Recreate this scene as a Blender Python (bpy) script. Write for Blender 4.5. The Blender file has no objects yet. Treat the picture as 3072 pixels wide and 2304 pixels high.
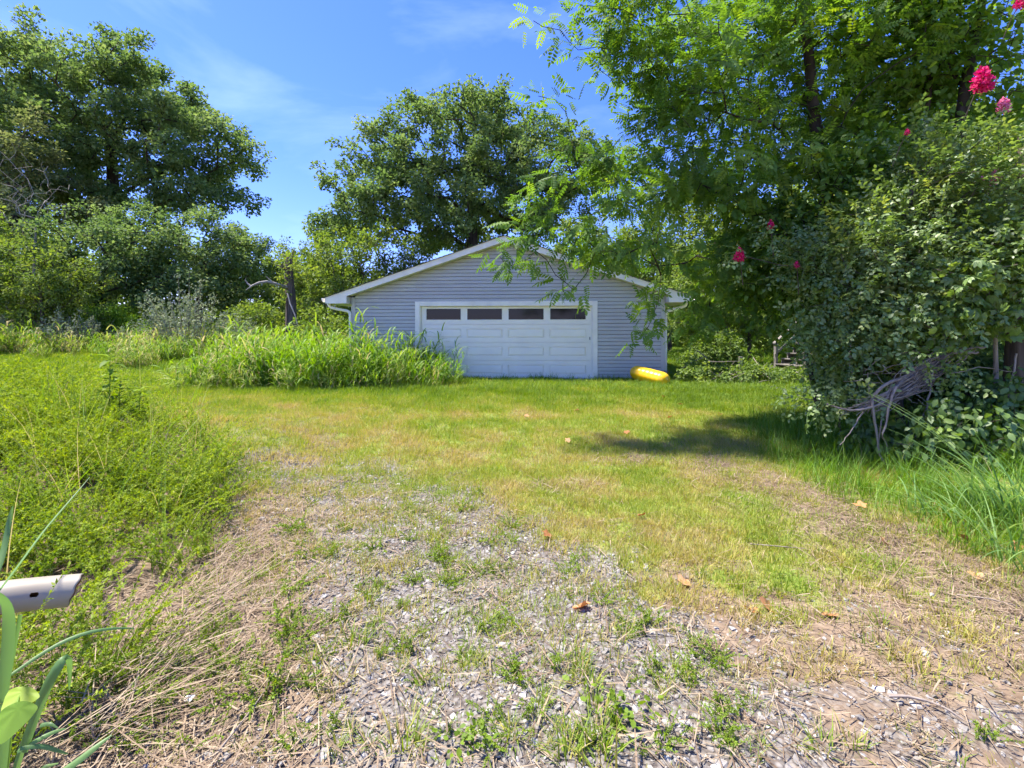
import bpy, math, random
import numpy as np
from mathutils import Vector, Matrix, Euler

# ------------------------------------------------------------------ camera, world, sun, exposure
SC = bpy.context.scene
COL = SC.collection
EYE = 1.5
FPX = 1365.0            # focal length in photograph pixels (3072 wide)
HORIZON = 1000.0

cam_data = bpy.data.cameras.new('camera')
cam_data.sensor_width = 36.0
cam_data.lens = 36.0 * FPX / 3072.0
cam_data.shift_y = -(1152.0 - HORIZON) / 3072.0
cam_data.clip_start = 0.05
cam_data.clip_end = 2000.0
cam = bpy.data.objects.new('camera', cam_data)
COL.objects.link(cam)
cam.location = (0, 0, EYE)
cam.rotation_euler = (math.radians(90), 0, 0)
SC.camera = cam

SUN_ELEV = math.radians(64)
SUN_AZ = math.radians(-72)       # clockwise from +Y (behind the garage, to the left)
sun_dir = Vector((math.sin(SUN_AZ) * math.cos(SUN_ELEV), math.cos(SUN_AZ) * math.cos(SUN_ELEV), math.sin(SUN_ELEV)))

world = bpy.data.worlds.new('World')
SC.world = world
world.use_nodes = True
wn = world.node_tree.nodes
wl = world.node_tree.links
wn.clear()
w_out = wn.new('ShaderNodeOutputWorld')
w_bg = wn.new('ShaderNodeBackground')
w_bg.inputs['Strength'].default_value = 0.102
sky = wn.new('ShaderNodeTexSky')
sky.sky_type = 'NISHITA'
sky.sun_disc = False
sky.sun_elevation = SUN_ELEV
sky.sun_rotation = SUN_AZ
sky.altitude = 100
sky.air_density = 1.0
sky.dust_density = 0.25
sky.ozone_density = 3.2
# thin high cloud, the same all round the sky
tc = wn.new('ShaderNodeTexCoord')
mp = wn.new('ShaderNodeMapping')
mp.inputs['Scale'].default_value = (1.0, 1.0, 3.2)
mp.inputs['Rotation'].default_value = (0.15, 0.35, 0.4)
nz = wn.new('ShaderNodeTexNoise')
nz.inputs['Scale'].default_value = 2.1
nz.inputs['Detail'].default_value = 6
nz.inputs['Roughness'].default_value = 0.55
nz.inputs['Distortion'].default_value = 0.6
cr = wn.new('ShaderNodeValToRGB')
cr.color_ramp.elements[0].position = 0.54
cr.color_ramp.elements[0].color = (0, 0, 0, 1)
cr.color_ramp.elements[1].position = 0.82
cr.color_ramp.elements[1].color = (0.13, 0.13, 0.13, 1)
hs = wn.new('ShaderNodeHueSaturation')
hs.inputs['Saturation'].default_value = 1.24
hs.inputs['Hue'].default_value = 0.50
hs.inputs['Value'].default_value = 0.9
mixc = wn.new('ShaderNodeMixRGB')
mixc.inputs['Color2'].default_value = (5.6, 6.6, 8.6, 1)
wl.new(tc.outputs['Generated'], mp.inputs['Vector'])
wl.new(mp.outputs['Vector'], nz.inputs['Vector'])
wl.new(nz.outputs['Fac'], cr.inputs['Fac'])
wl.new(sky.outputs['Color'], hs.inputs['Color'])
tintn = wn.new('ShaderNodeMixRGB')
tintn.blend_type = 'MULTIPLY'
tintn.inputs['Fac'].default_value = 1.0
tintn.inputs['Color2'].default_value = (0.74, 0.63, 0.98, 1)
wl.new(hs.outputs['Color'], tintn.inputs['Color1'])
wl.new(tintn.outputs['Color'], mixc.inputs['Color1'])
wl.new(cr.outputs['Color'], mixc.inputs['Fac'])
wl.new(mixc.outputs['Color'], w_bg.inputs['Color'])
wl.new(w_bg.outputs['Background'], w_out.inputs['Surface'])

sun_data = bpy.data.lights.new('sun', 'SUN')
sun_data.energy = 3.2
sun_data.angle = math.radians(4.0)
sun_data.color = (1.0, 0.94, 0.83)
sun = bpy.data.objects.new('sun', sun_data)
COL.objects.link(sun)
sun.rotation_euler = (-sun_dir).to_track_quat('-Z', 'Y').to_euler()
sun.location = (-20, 20, 40)

vs = SC.view_settings
vs.view_transform = 'Standard'
vs.look = 'None'
vs.exposure = 1.98
vs.gamma = 1.0
vs.use_curve_mapping = False
SC.cycles.max_bounces = 5
SC.cycles.diffuse_bounces = 4
SC.cycles.glossy_bounces = 2
SC.cycles.transmission_bounces = 3
SC.cycles.use_adaptive_sampling = True
SC.cycles.adaptive_threshold = 0.03
SC.cycles.caustics_reflective = False
SC.cycles.caustics_refractive = False
SC.cycles.transparent_max_bounces = 8

RNG = np.random.default_rng(11)
PI = math.pi


# ------------------------------------------------------------------ helpers: places
def sstep(a, b, x):
    t = np.clip((np.asarray(x, float) - a) / (b - a), 0, 1)
    return t * t * (3 - 2 * t)


_PH = np.random.default_rng(5).uniform(0, 2 * PI, (24, 2))
_DI = np.random.default_rng(6).uniform(0, 2 * PI, 24)


def wob(x, y, wl_, k0=0, n=6):
    """smooth value noise from a few sine waves, about -1..1, with feature size wl_"""
    x = np.asarray(x, float)
    y = np.asarray(y, float)
    s = 0
    for k in range(n):
        a = _DI[(k + k0) % 24]
        f = 2 * PI / wl_ * (0.6 + 0.25 * k)
        s = s + np.sin((x * math.cos(a) + y * math.sin(a)) * f + _PH[(k + k0) % 24, 0]) * np.cos((x * math.sin(a) * 0.9 - y * math.cos(a)) * f * 0.7 + _PH[(k + k0) % 24, 1])
    return s / math.sqrt(n) * 0.9


def gh(x, y):
    """height of the ground"""
    x = np.asarray(x, float)
    y = np.asarray(y, float)
    h = 0.2 * sstep(5, 11, y)
    h = h + 0.42 * sstep(-2.0, -4.8, x) * (1 - sstep(5.5, 8.5, y))
    h = h + 0.16 * sstep(2.9, 5.0, x) * (1 - sstep(6.0, 9.0, y))
    h = h + 0.8 * sstep(-5.0, -11.5, x) * sstep(10.5, 19.0, y)
    near = 1 - sstep(15, 30, np.hypot(x, y))
    h = h + near * (0.016 * wob(x, y, 1.3, 3) + 0.02 * wob(x, y, 3.1, 9))
    return h


def P(u, v, z_):
    """photograph pixel at depth z_ -> world"""
    return np.array([(u - 1536.0) / FPX * z_, z_, EYE - (v - HORIZON) / FPX * z_])


def G(u, v):
    """photograph pixel on the ground -> world"""
    z_ = 5.0
    for _ in range(30):
        x = (u - 1536.0) / FPX * z_
        z_ = FPX * (EYE - float(gh(x, z_))) / (v - HORIZON)
    x = (u - 1536.0) / FPX * z_
    return np.array([x, z_, float(gh(x, z_))])


# ------------------------------------------------------------------ helpers: objects
def link(o, parent=None):
    COL.objects.link(o)
    if parent is not None:
        o.parent = parent
    return o


def tag(o, label=None, cat=None, group=None, kind=None):
    if label:
        o['label'] = label
    if cat:
        o['category'] = cat
    if group:
        o['group'] = group
    if kind:
        o['kind'] = kind
    return o


def empty(name, loc, label=None, cat=None, group=None, rz=0.0):
    o = bpy.data.objects.new(name, None)
    o.empty_display_size = 0.2
    COL.objects.link(o)
    o.location = [float(c) for c in loc]
    o.rotation_euler = (0, 0, rz)
    return tag(o, label, cat, group)


def mk_mesh(name, V, F, mats=None, tint=None, smooth=False, fmat=None, vcol=None):
    """V (n,3), F a (m,k) array or a list of such arrays / lists of faces"""
    me = bpy.data.meshes.new(name)
    V = np.asarray(V, np.float32).reshape(-1, 3)
    if isinstance(F, np.ndarray):
        F = [F]
    F = [np.asarray(f, np.int32) for f in F if len(f)]
    nl = sum(f.size for f in F)
    nf = sum(len(f) for f in F)
    me.vertices.add(len(V))
    me.vertices.foreach_set('co', V.ravel())
    me.loops.add(nl)
    me.loops.foreach_set('vertex_index', np.concatenate([f.ravel() for f in F]))
    me.polygons.add(nf)
    tot = np.concatenate([np.full(len(f), f.shape[1], np.int32) for f in F])
    st = np.concatenate([[0], np.cumsum(tot)[:-1]]).astype(np.int32)
    me.polygons.foreach_set('loop_start', st)
    try:
        me.polygons.foreach_set('loop_total', tot)
    except Exception:
        pass
    if mats is not None:
        for m in (mats if isinstance(mats, (list, tuple)) else [mats]):
            me.materials.append(m)
    if fmat is not None:
        me.polygons.foreach_set('material_index', np.asarray(fmat, np.int32))
    if smooth:
        me.polygons.foreach_set('use_smooth', np.ones(nf, bool))
    if tint is not None:
        at = me.attributes.new('tint', 'FLOAT', 'POINT')
        at.data.foreach_set('value', np.asarray(tint, np.float32))
    if vcol is not None:
        at = me.attributes.new('cover', 'FLOAT_COLOR', 'POINT')
        c = np.ones((len(V), 4), np.float32)
        c[:, :3] = vcol
        at.data.foreach_set('color', c.ravel())
    me.update(calc_edges=True)
    me.validate()
    return me


def mk_obj(name, me, parent=None, loc=None):
    o = bpy.data.objects.new(name, me)
    link(o, parent)
    if loc is not None:
        o.location = [float(c) for c in loc]
    return o


class MB:
    """collects polygons of any size"""

    def __init__(self):
        self.v = []
        self.f = []

    def add(self, vs_, fs):
        b = len(self.v)
        self.v.extend([tuple(map(float, p)) for p in vs_])
        self.f.extend([[i + b for i in f] for f in fs])
        return self

    def box(self, x0, x1, y0, y1, z0, z1):
        return self.add([(x0, y0, z0), (x1, y0, z0), (x1, y1, z0), (x0, y1, z0), (x0, y0, z1), (x1, y0, z1), (x1, y1, z1), (x0, y1, z1)],
                        [(0, 3, 2, 1), (4, 5, 6, 7), (0, 1, 5, 4), (1, 2, 6, 5), (2, 3, 7, 6), (3, 0, 4, 7)])

    def prism(self, poly, a, b, axis='y'):
        """closed polygon in the plane across axis, extruded from a to b"""
        n = len(poly)
        if axis == 'y':
            f = lambda p, t: (p[0], t, p[1])
        elif axis == 'x':
            f = lambda p, t: (t, p[0], p[1])
        else:
            f = lambda p, t: (p[0], p[1], t)
        vs_ = [f(p, a) for p in poly] + [f(p, b) for p in poly]
        fs = [list(range(n))[::-1], list(range(n, 2 * n))]
        fs += [[i, (i + 1) % n, n + (i + 1) % n, n + i] for i in range(n)]
        return self.add(vs_, fs)

    def build(self, name, mat, parent=None, loc=None, bevel=0.0, smooth=False):
        me = bpy.data.meshes.new(name)
        me.from_pydata(self.v, [], self.f)
        me.materials.append(mat)
        import bmesh
        bm = bmesh.new()
        bm.from_mesh(me)
        bmesh.ops.recalc_face_normals(bm, faces=bm.faces)
        if bevel > 0:
            bmesh.ops.bevel(bm, geom=list(bm.edges), offset=bevel, segments=1, affect='EDGES')
        bm.to_mesh(me)
        bm.free()
        if smooth:
            for p in me.polygons:
                p.use_smooth = True
        return mk_obj(name, me, parent, loc)


def tubes(chains, sides=6):
    """chains: list of (points (n,3), radii (n,)) -> V, F"""
    Vs, Fs, base = [], [], 0
    for pts, rad in chains:
        pts = np.asarray(pts, float)
        rad = np.asarray(rad, float)
        n = len(pts)
        d = np.gradient(pts, axis=0)
        d /= np.linalg.norm(d, axis=1)[:, None] + 1e-9
        ref = np.array([0.0, 0, 1]) if abs(d[0, 2]) < 0.9 else np.array([1.0, 0, 0])
        a = np.cross(d, ref)
        a /= np.linalg.norm(a, axis=1)[:, None] + 1e-9
        b = np.cross(d, a)
        th = np.arange(sides) / sides * 2 * PI
        ring = pts[:, None] + rad[:, None, None] * (np.cos(th)[None, :, None] * a[:, None] + np.sin(th)[None, :, None] * b[:, None])
        Vs.append(ring.reshape(-1, 3))
        i = np.arange(n - 1)[:, None] * sides
        j = np.arange(sides)[None]
        k = (j + 1) % sides
        q = np.stack([i + j, i + k, i + sides + k, i + sides + j], -1).reshape(-1, 4) + base
        Fs.append(q)
        base += n * sides
    return np.concatenate(Vs), np.concatenate(Fs)


def rot_from(yv, nv):
    """rotation matrices (n,3,3) whose columns are x,y,z with y along yv and z near nv"""
    yv = yv / (np.linalg.norm(yv, axis=1)[:, None] + 1e-9)
    xv = np.cross(yv, nv)
    xv /= np.linalg.norm(xv, axis=1)[:, None] + 1e-9
    zv = np.cross(xv, yv)
    return np.stack([xv, yv, zv], -1)


def stamp(T, F, pos, R, scale, tint, ttint=None):
    """copies of template (T,F) at pos with rotation R and scale; returns V, F, tint per vertex"""
    n, k = len(pos), len(T)
    V = np.einsum('nij,kj->nki', R, T) * np.asarray(scale)[:, None, None] + np.asarray(pos)[:, None]
    FF = (F[None] + (np.arange(n) * k)[:, None, None]).reshape(-1, F.shape[1])
    t = np.repeat(np.asarray(tint, float), k)
    if ttint is not None:
        t = t + np.tile(ttint, n)
    return V.reshape(-1, 3), FF, t


def rand_unit(rng, n):
    v = rng.normal(size=(n, 3))
    return v / np.linalg.norm(v, axis=1)[:, None]


# ------------------------------------------------------------------ materials
def new_mat(name):
    m = bpy.data.materials.new(name)
    m.use_nodes = True
    nt = m.node_tree
    nt.nodes.clear()
    return m, nt.nodes, nt.links


def ramp(nodes, stops, interp='LINEAR'):
    r = nodes.new('ShaderNodeValToRGB')
    r.color_ramp.interpolation = interp
    el = r.color_ramp.elements
    while len(el) > 1:
        el.remove(el[-1])
    el[0].position = stops[0][0]
    el[0].color = (*stops[0][1], 1)
    for p, c in stops[1:]:
        e = el.new(p)
        e.color = (*c, 1)
    return r


def leaf_mat(name, stops, transl=0.35, rough=0.5, spec=0.35, noise=0.0, nscale=0.6):
    """leaf: colour by its own tint, thin enough to let light through"""
    m, N, L = new_mat(name)
    out = N.new('ShaderNodeOutputMaterial')
    a = N.new('ShaderNodeAttribute')
    a.attribute_name = 'tint'
    b = N.new('ShaderNodeAttribute')
    b.attribute_type = 'INSTANCER'
    b.attribute_name = 'itint'
    ad = N.new('ShaderNodeMath')
    ad.operation = 'ADD'
    L.new(a.outputs['Fac'], ad.inputs[0])
    L.new(b.outputs['Fac'], ad.inputs[1])
    last = ad.outputs[0]
    if noise:
        g = N.new('ShaderNodeNewGeometry')
        n = N.new('ShaderNodeTexNoise')
        n.inputs['Scale'].default_value = nscale
        n.inputs['Detail'].default_value = 2
        L.new(g.outputs['Position'], n.inputs['Vector'])
        mu = N.new('ShaderNodeMath')
        mu.operation = 'MULTIPLY_ADD'
        mu.inputs[1].default_value = noise
        L.new(n.outputs['Fac'], mu.inputs[0])
        L.new(last, mu.inputs[2])
        s2 = N.new('ShaderNodeMath')
        s2.operation = 'SUBTRACT'
        s2.inputs[1].default_value = noise * 0.5
        L.new(mu.outputs[0], s2.inputs[0])
        last = s2.outputs[0]
    r = ramp(N, stops)
    L.new(last, r.inputs['Fac'])
    p = N.new('ShaderNodeBsdfDiffuse')
    L.new(r.outputs['Color'], p.inputs['Color'])
    t = N.new('ShaderNodeBsdfTranslucent')
    hv = N.new('ShaderNodeHueSaturation')
    hv.inputs['Hue'].default_value = 0.488
    hv.inputs['Saturation'].default_value = 1.12
    hv.inputs['Value'].default_value = 1.25
    L.new(r.outputs['Color'], hv.inputs['Color'])
    L.new(hv.outputs['Color'], t.inputs['Color'])
    mx = N.new('ShaderNodeMixShader')
    mx.inputs['Fac'].default_value = transl
    L.new(p.outputs[0], mx.inputs[1])
    L.new(t.outputs[0], mx.inputs[2])
    gl = N.new('ShaderNodeBsdfGlossy')
    gl.inputs['Roughness'].default_value = rough + .12
    gl.inputs['Color'].default_value = (1, 1, 1, 1)
    mg = N.new('ShaderNodeMixShader')
    mg.inputs['Fac'].default_value = spec * .055
    L.new(mx.outputs[0], mg.inputs[1])
    L.new(gl.outputs[0], mg.inputs[2])
    L.new(mg.outputs[0], out.inputs['Surface'])
    return m


def noisy_mat(name, c1, c2, scale=8.0, stretch=(1, 1, 1), rough=0.8, bump=0.0, spec=0.3, detail=5, coord='Object', pos=(0.3, 0.7), c3=None, s3=1.5, f3=0.4):
    m, N, L = new_mat(name)
    out = N.new('ShaderNodeOutputMaterial')
    p = N.new('ShaderNodeBsdfPrincipled')
    p.inputs['Roughness'].default_value = rough
    p.inputs['Specular IOR Level'].default_value = spec
    t = N.new('ShaderNodeTexCoord')
    mp_ = N.new('ShaderNodeMapping')
    mp_.inputs['Scale'].default_value = stretch
    n = N.new('ShaderNodeTexNoise')
    n.inputs['Scale'].default_value = scale
    n.inputs['Detail'].default_value = detail
    L.new(t.outputs[coord], mp_.inputs['Vector'])
    L.new(mp_.outputs['Vector'], n.inputs['Vector'])
    r = ramp(N, [(pos[0], c1), (pos[1], c2)])
    L.new(n.outputs['Fac'], r.inputs['Fac'])
    colour = r.outputs['Color']
    if c3 is not None:
        n3 = N.new('ShaderNodeTexNoise')
        n3.inputs['Scale'].default_value = s3
        n3.inputs['Detail'].default_value = 4
        L.new(t.outputs[coord], n3.inputs['Vector'])
        r3 = ramp(N, [(0.48, (0, 0, 0)), (0.72, (f3, f3, f3))])
        L.new(n3.outputs['Fac'], r3.inputs['Fac'])
        mm = N.new('ShaderNodeMixRGB')
        mm.inputs['Color2'].default_value = (*c3, 1)
        L.new(r3.outputs['Color'], mm.inputs['Fac'])
        L.new(colour, mm.inputs['Color1'])
        colour = mm.outputs['Color']
    L.new(colour, p.inputs['Base Color'])
    if bump:
        bp = N.new('ShaderNodeBump')
        bp.inputs['Strength'].default_value = bump
        bp.inputs['Distance'].default_value = 0.02
        L.new(n.outputs['Fac'], bp.inputs['Height'])
        L.new(bp.outputs['Normal'], p.inputs['Normal'])
    L.new(p.outputs[0], out.inputs['Surface'])
    return m


MAT = {}
MAT['oak'] = leaf_mat('oak_leaf', [(0, (0.075, 0.14, 0.04)), (0.5, (0.15, 0.24, 0.068)), (1, (0.26, 0.335, 0.11))], 0.45)
MAT['oak_pale'] = leaf_mat('pale_oak_leaf', [(0, (0.10, 0.14, 0.045)), (0.5, (0.19, 0.235, 0.08)), (1, (0.30, 0.32, 0.13))], 0.4)
MAT['wood_leaf'] = leaf_mat('woodland_leaf', [(0, (0.08, 0.14, 0.024)), (0.5, (0.155, 0.24, 0.042)), (1, (0.27, 0.34, 0.06))], 0.48)
MAT['near_leaf'] = leaf_mat('compound_leaf', [(0, (0.065, 0.14, 0.022)), (0.45, (0.115, 0.225, 0.034)), (0.85, (0.18, 0.305, 0.042)), (0.965, (0.25, 0.36, 0.045)), (0.985, (0.60, 0.38, 0.04)), (1, (0.65, 0.42, 0.05))], 0.52)
MAT['myrtle'] = leaf_mat('myrtle_leaf', [(0, (0.10, 0.18, 0.04)), (0.6, (0.19, 0.29, 0.06)), (0.97, (0.33, 0.39, 0.075)), (1, (0.5, 0.4, 0.08))], 0.45, rough=0.4, spec=1.0)
MAT['creeper'] = leaf_mat('creeper_leaf', [(0, (0.08, 0.16, 0.03)), (0.5, (0.16, 0.265, 0.045)), (1, (0.27, 0.37, 0.065))], 0.42, rough=0.42, spec=0.9)
MAT['silver'] = leaf_mat('silver_leaf', [(0, (0.15, 0.20, 0.10)), (0.5, (0.25, 0.30, 0.165)), (1, (0.36, 0.40, 0.26))], 0.25)
MAT['weed'] = leaf_mat('weed_leaf', [(0, (0.10, 0.18, 0.014)), (0.5, (0.21, 0.325, 0.02)), (1, (0.37, 0.45, 0.035))], 0.45)
MAT['grass'] = leaf_mat('grass_blade', [(0, (0.12, 0.215, 0.02)), (0.35, (0.22, 0.325, 0.03)), (0.62, (0.35, 0.37, 0.06)), (0.85, (0.48, 0.40, 0.11)), (1, (0.50, 0.40, 0.21))], 0.4, rough=0.55)
MAT['tallgrass'] = leaf_mat('tall_grass_blade', [(0, (0.10, 0.21, 0.02)), (0.5, (0.19, 0.35, 0.03)), (0.85, (0.31, 0.41, 0.07)), (1, (0.48, 0.41, 0.19))], 0.45, rough=0.42, spec=0.4)
MAT['cane'] = leaf_mat('cane_blade', [(0, (0.09, 0.20, 0.06)), (0.5, (0.16, 0.30, 0.08)), (1, (0.31, 0.43, 0.12))], 0.4, rough=0.4, spec=0.6)
MAT['heart'] = leaf_mat('heart_leaf', [(0, (0.16, 0.32, 0.04)), (1, (0.34, 0.48, 0.05))], 0.45, rough=0.42)
MAT['straw'] = leaf_mat('straw', [(0, (0.13, 0.085, 0.055)), (0.5, (0.27, 0.195, 0.125)), (1, (0.40, 0.32, 0.22))], 0.1, rough=0.6)
MAT['dry'] = leaf_mat('dry_leaf', [(0, (0.30, 0.12, 0.04)), (0.5, (0.48, 0.23, 0.09)), (1, (0.6, 0.36, 0.18))], 0.15, rough=0.6)
MAT['bright'] = leaf_mat('bright_bush_leaf', [(0, (0.07, 0.17, 0.01)), (0.5, (0.15, 0.30, 0.015)), (1, (0.26, 0.42, 0.02))], 0.35)
MAT['petal'] = leaf_mat('magenta_petal', [(0, (0.42, 0.006, 0.07)), (0.5, (0.66, 0.012, 0.13)), (1, (0.78, 0.04, 0.22))], 0.3)
MAT['petal_pale'] = leaf_mat('pink_petal', [(0, (0.6, 0.10, 0.24)), (0.5, (0.75, 0.2, 0.36)), (1, (0.85, 0.42, 0.55))], 0.3)
MAT['bark'] = noisy_mat('bark', (0.045, 0.035, 0.026), (0.14, 0.115, 0.09), 9, (1, 1, 0.25), 0.9, 0.6)
MAT['bark_dark'] = noisy_mat('dark_bark', (0.02, 0.016, 0.012), (0.07, 0.055, 0.042), 9, (1, 1, 0.3), 0.9, 0.5)
MAT['dead'] = noisy_mat('dead_wood', (0.16, 0.125, 0.10), (0.36, 0.30, 0.25), 14, (1, 1, 0.3), 0.85, 0.5)
MAT['snag'] = noisy_mat('snag_wood', (0.045, 0.032, 0.025), (0.19, 0.15, 0.12), 6, (2.2, 2.2, 0.25), 0.9, 0.8)
MAT['snag_limb'] = noisy_mat('bleached_limb', (0.20, 0.18, 0.155), (0.36, 0.33, 0.29), 8, (1, 1, 1), 0.85, 0.4)
MAT['siding'] = noisy_mat('vinyl_siding', (0.48, 0.475, 0.435), (0.54, 0.535, 0.49), 3.0, (0.35, 1, 3), 0.5, 0.0, 0.4, c3=(0.44, 0.42, 0.41), s3=1.1, f3=0.6)
MAT['lap_shade'] = noisy_mat('wall_lap_shade', (0.06, 0.065, 0.075), (0.09, 0.095, 0.105), 6)  # dark backing behind the board gaps, stands in for shade under each lap
MAT['trim_blue'] = noisy_mat('corner_vinyl', (0.49, 0.485, 0.45), (0.54, 0.535, 0.50), 4, (1, 1, 0.4), 0.5, 0.0, 0.4)
MAT['white'] = noisy_mat('white_paint', (0.88, 0.84, 0.72), (0.94, 0.90, 0.78), 3, (1, 1, 1), 0.45, 0.0, 0.4, c3=(0.5, 0.48, 0.43), s3=2.4, f3=0.3)
MAT['door'] = noisy_mat('door_paint', (0.90, 0.86, 0.73), (0.95, 0.91, 0.78), 2.4, (1, 1, 1), 0.42, 0.0, 0.4, c3=(0.78, 0.74, 0.70), s3=1.7, f3=0.3)
MAT['soffit'] = noisy_mat('soffit', (0.55, 0.52, 0.44), (0.63, 0.60, 0.52), 5, (1, 1, 1), 0.6)
MAT['rubber'] = noisy_mat('door_seal', (0.03, 0.03, 0.03), (0.06, 0.06, 0.06), 10)
MAT['concrete'] = noisy_mat('concrete', (0.28, 0.27, 0.25), (0.40, 0.39, 0.37), 12, (1, 1, 1), 0.9, 0.3)
MAT['shingle'] = noisy_mat('asphalt_shingle', (0.06, 0.055, 0.05), (0.13, 0.12, 0.11), 40, (1, 1, 1), 0.9, 0.4)
MAT['deckwood'] = noisy_mat('weathered_timber', (0.13, 0.115, 0.095), (0.25, 0.225, 0.19), 6, (1, 1, 1), 0.85, 0.3)
MAT['pvc'] = noisy_mat('pvc_pipe', (0.29, 0.255, 0.19), (0.37, 0.33, 0.26), 5, (0.4, 2, 2), 0.5, 0.06, 0.4, c3=(0.26, 0.21, 0.15), s3=4.5, f3=0.45)
MAT['pvc_in'] = noisy_mat('pipe_mud', (0.20, 0.10, 0.05), (0.36, 0.20, 0.11), 9, (1, 1, 1), 0.9)
MAT['stone'] = noisy_mat('limestone', (0.30, 0.29, 0.285), (0.56, 0.55, 0.54), 14, (1, 1, 1), 0.85, 0.3)


def glass_mat():
    m, N, L = new_mat('dark_pane')
    out = N.new('ShaderNodeOutputMaterial')
    p = N.new('ShaderNodeBsdfPrincipled')
    p.inputs['Base Color'].default_value = (0.010, 0.010, 0.012, 1)
    p.inputs['Roughness'].default_value = 0.102
    p.inputs['Specular IOR Level'].default_value = 0.35
    L.new(p.outputs[0], out.inputs['Surface'])
    return m


def stone_mat():
    m, N, L = new_mat('gravel_stone')
    out = N.new('ShaderNodeOutputMaterial')
    p = N.new('ShaderNodeBsdfPrincipled')
    p.inputs['Roughness'].default_value = 0.85
    b = N.new('ShaderNodeAttribute')
    b.attribute_type = 'INSTANCER'
    b.attribute_name = 'itint'
    r = ramp(N, [(0, (0.14, 0.118, 0.095)), (0.4, (0.255, 0.235, 0.212)), (0.8, (0.35, 0.33, 0.305)), (1, (0.45, 0.43, 0.41))])
    L.new(b.outputs['Fac'], r.inputs['Fac'])
    t = N.new('ShaderNodeTexCoord')
    n = N.new('ShaderNodeTexNoise')
    n.inputs['Scale'].default_value = 2.2
    n.inputs['Detail'].default_value = 4
    L.new(t.outputs['Object'], n.inputs['Vector'])
    r2 = ramp(N, [(0.3, (0.72, 0.70, 0.68)), (0.7, (1, 1, 1))])
    L.new(n.outputs['Fac'], r2.inputs['Fac'])
    mm = N.new('ShaderNodeMixRGB')
    mm.blend_type = 'MULTIPLY'
    mm.inputs['Fac'].default_value = 1
    L.new(r.outputs['Color'], mm.inputs['Color1'])
    L.new(r2.outputs['Color'], mm.inputs['Color2'])
    L.new(mm.outputs['Color'], p.inputs['Base Color'])
    L.new(p.outputs[0], out.inputs['Surface'])
    return m


def yellow_mat():
    m, N, L = new_mat('yellow_vinyl')
    out = N.new('ShaderNodeOutputMaterial')
    p = N.new('ShaderNodeBsdfPrincipled')
    p.inputs['Roughness'].default_value = 0.3
    p.inputs['Specular IOR Level'].default_value = 0.5
    t = N.new('ShaderNodeTexCoord')
    n = N.new('ShaderNodeTexNoise')
    n.inputs['Scale'].default_value = 6
    L.new(t.outputs['Object'], n.inputs['Vector'])
    r = ramp(N, [(0.3, (0.72, 0.40, 0.006)), (0.7, (0.80, 0.50, 0.012))])
    L.new(n.outputs['Fac'], r.inputs['Fac'])
    L.new(r.outputs['Color'], p.inputs['Base Color'])
    L.new(p.outputs[0], out.inputs['Surface'])
    return m


MAT['glass'] = glass_mat()
MAT['gravel'] = stone_mat()
MAT['yellow'] = yellow_mat()


# ------------------------------------------------------------------ what covers the ground where (world metres)
DRIVE = np.array([(0.75, -1.5), (0.35, 0.6), (0.22, 1.5), (-0.02, 2.25), (-0.55, 3.1), (-1.30, 4.1), (-2.3, 5.3), (-3.6, 6.7), (-5.6, 8.2), (-8.6, 9.6), (-14, 10.8), (-24, 11.5)])


def seg_dist(x, y, poly):
    x = np.asarray(x, float)
    y = np.asarray(y, float)
    best = np.full(x.shape, 1e9)
    for a, b in zip(poly[:-1], poly[1:]):
        d = b - a
        t = np.clip(((x - a[0]) * d[0] + (y - a[1]) * d[1]) / (d @ d), 0, 1)
        best = np.minimum(best, np.hypot(x - a[0] - t * d[0], y - a[1] - t * d[1]))
    return best


def blob(x, y, cx, cy, rx, ry):
    return np.clip(1.25 - np.hypot((x - cx) / rx, (y - cy) / ry), 0, 1)


def f_gravel(x, y):
    d = seg_dist(x, y, DRIVE)
    n = wob(x, y, 0.9, 2) * 0.28 + wob(x, y, 0.35, 7) * 0.14
    near = 1 - sstep(3.2, 6.5, y)
    half = 0.72 + 0.28 * near
    m = 1 - sstep(half - 0.35, half + 0.35, d + n)
    m = np.maximum(m, 0.75 * blob(x, y, 1.6, 1.7, 1.5, 0.9) * (0.55 + 0.6 * wob(x, y, 0.5, 4)))
    m = m * (0.30 + 0.70 * near) * (0.95 + 0.30 * wob(x, y, 0.8, 16))
    return np.clip(m, 0, 1)


WEED_EDGE = np.array([(-0.95, 0.3), (-1.10, 1.5), (-1.40, 2.2), (-1.78, 2.9), (-2.10, 3.7), (-2.65, 4.6), (-3.8, 5.6), (-6.2, 6.6), (-9.5, 7.6), (-14, 8.4)])


def f_weed(x, y):
    """side of the drive overgrown with low green weeds"""
    ex = np.interp(y, WEED_EDGE[:, 1], WEED_EDGE[:, 0])
    n = 0.22 * wob(x, y, 0.8, 11)
    m = sstep(0.05, 0.45, (ex - x) + n) * (1 - sstep(7.5, 8.2, y))
    return np.clip(m, 0, 1)


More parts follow.
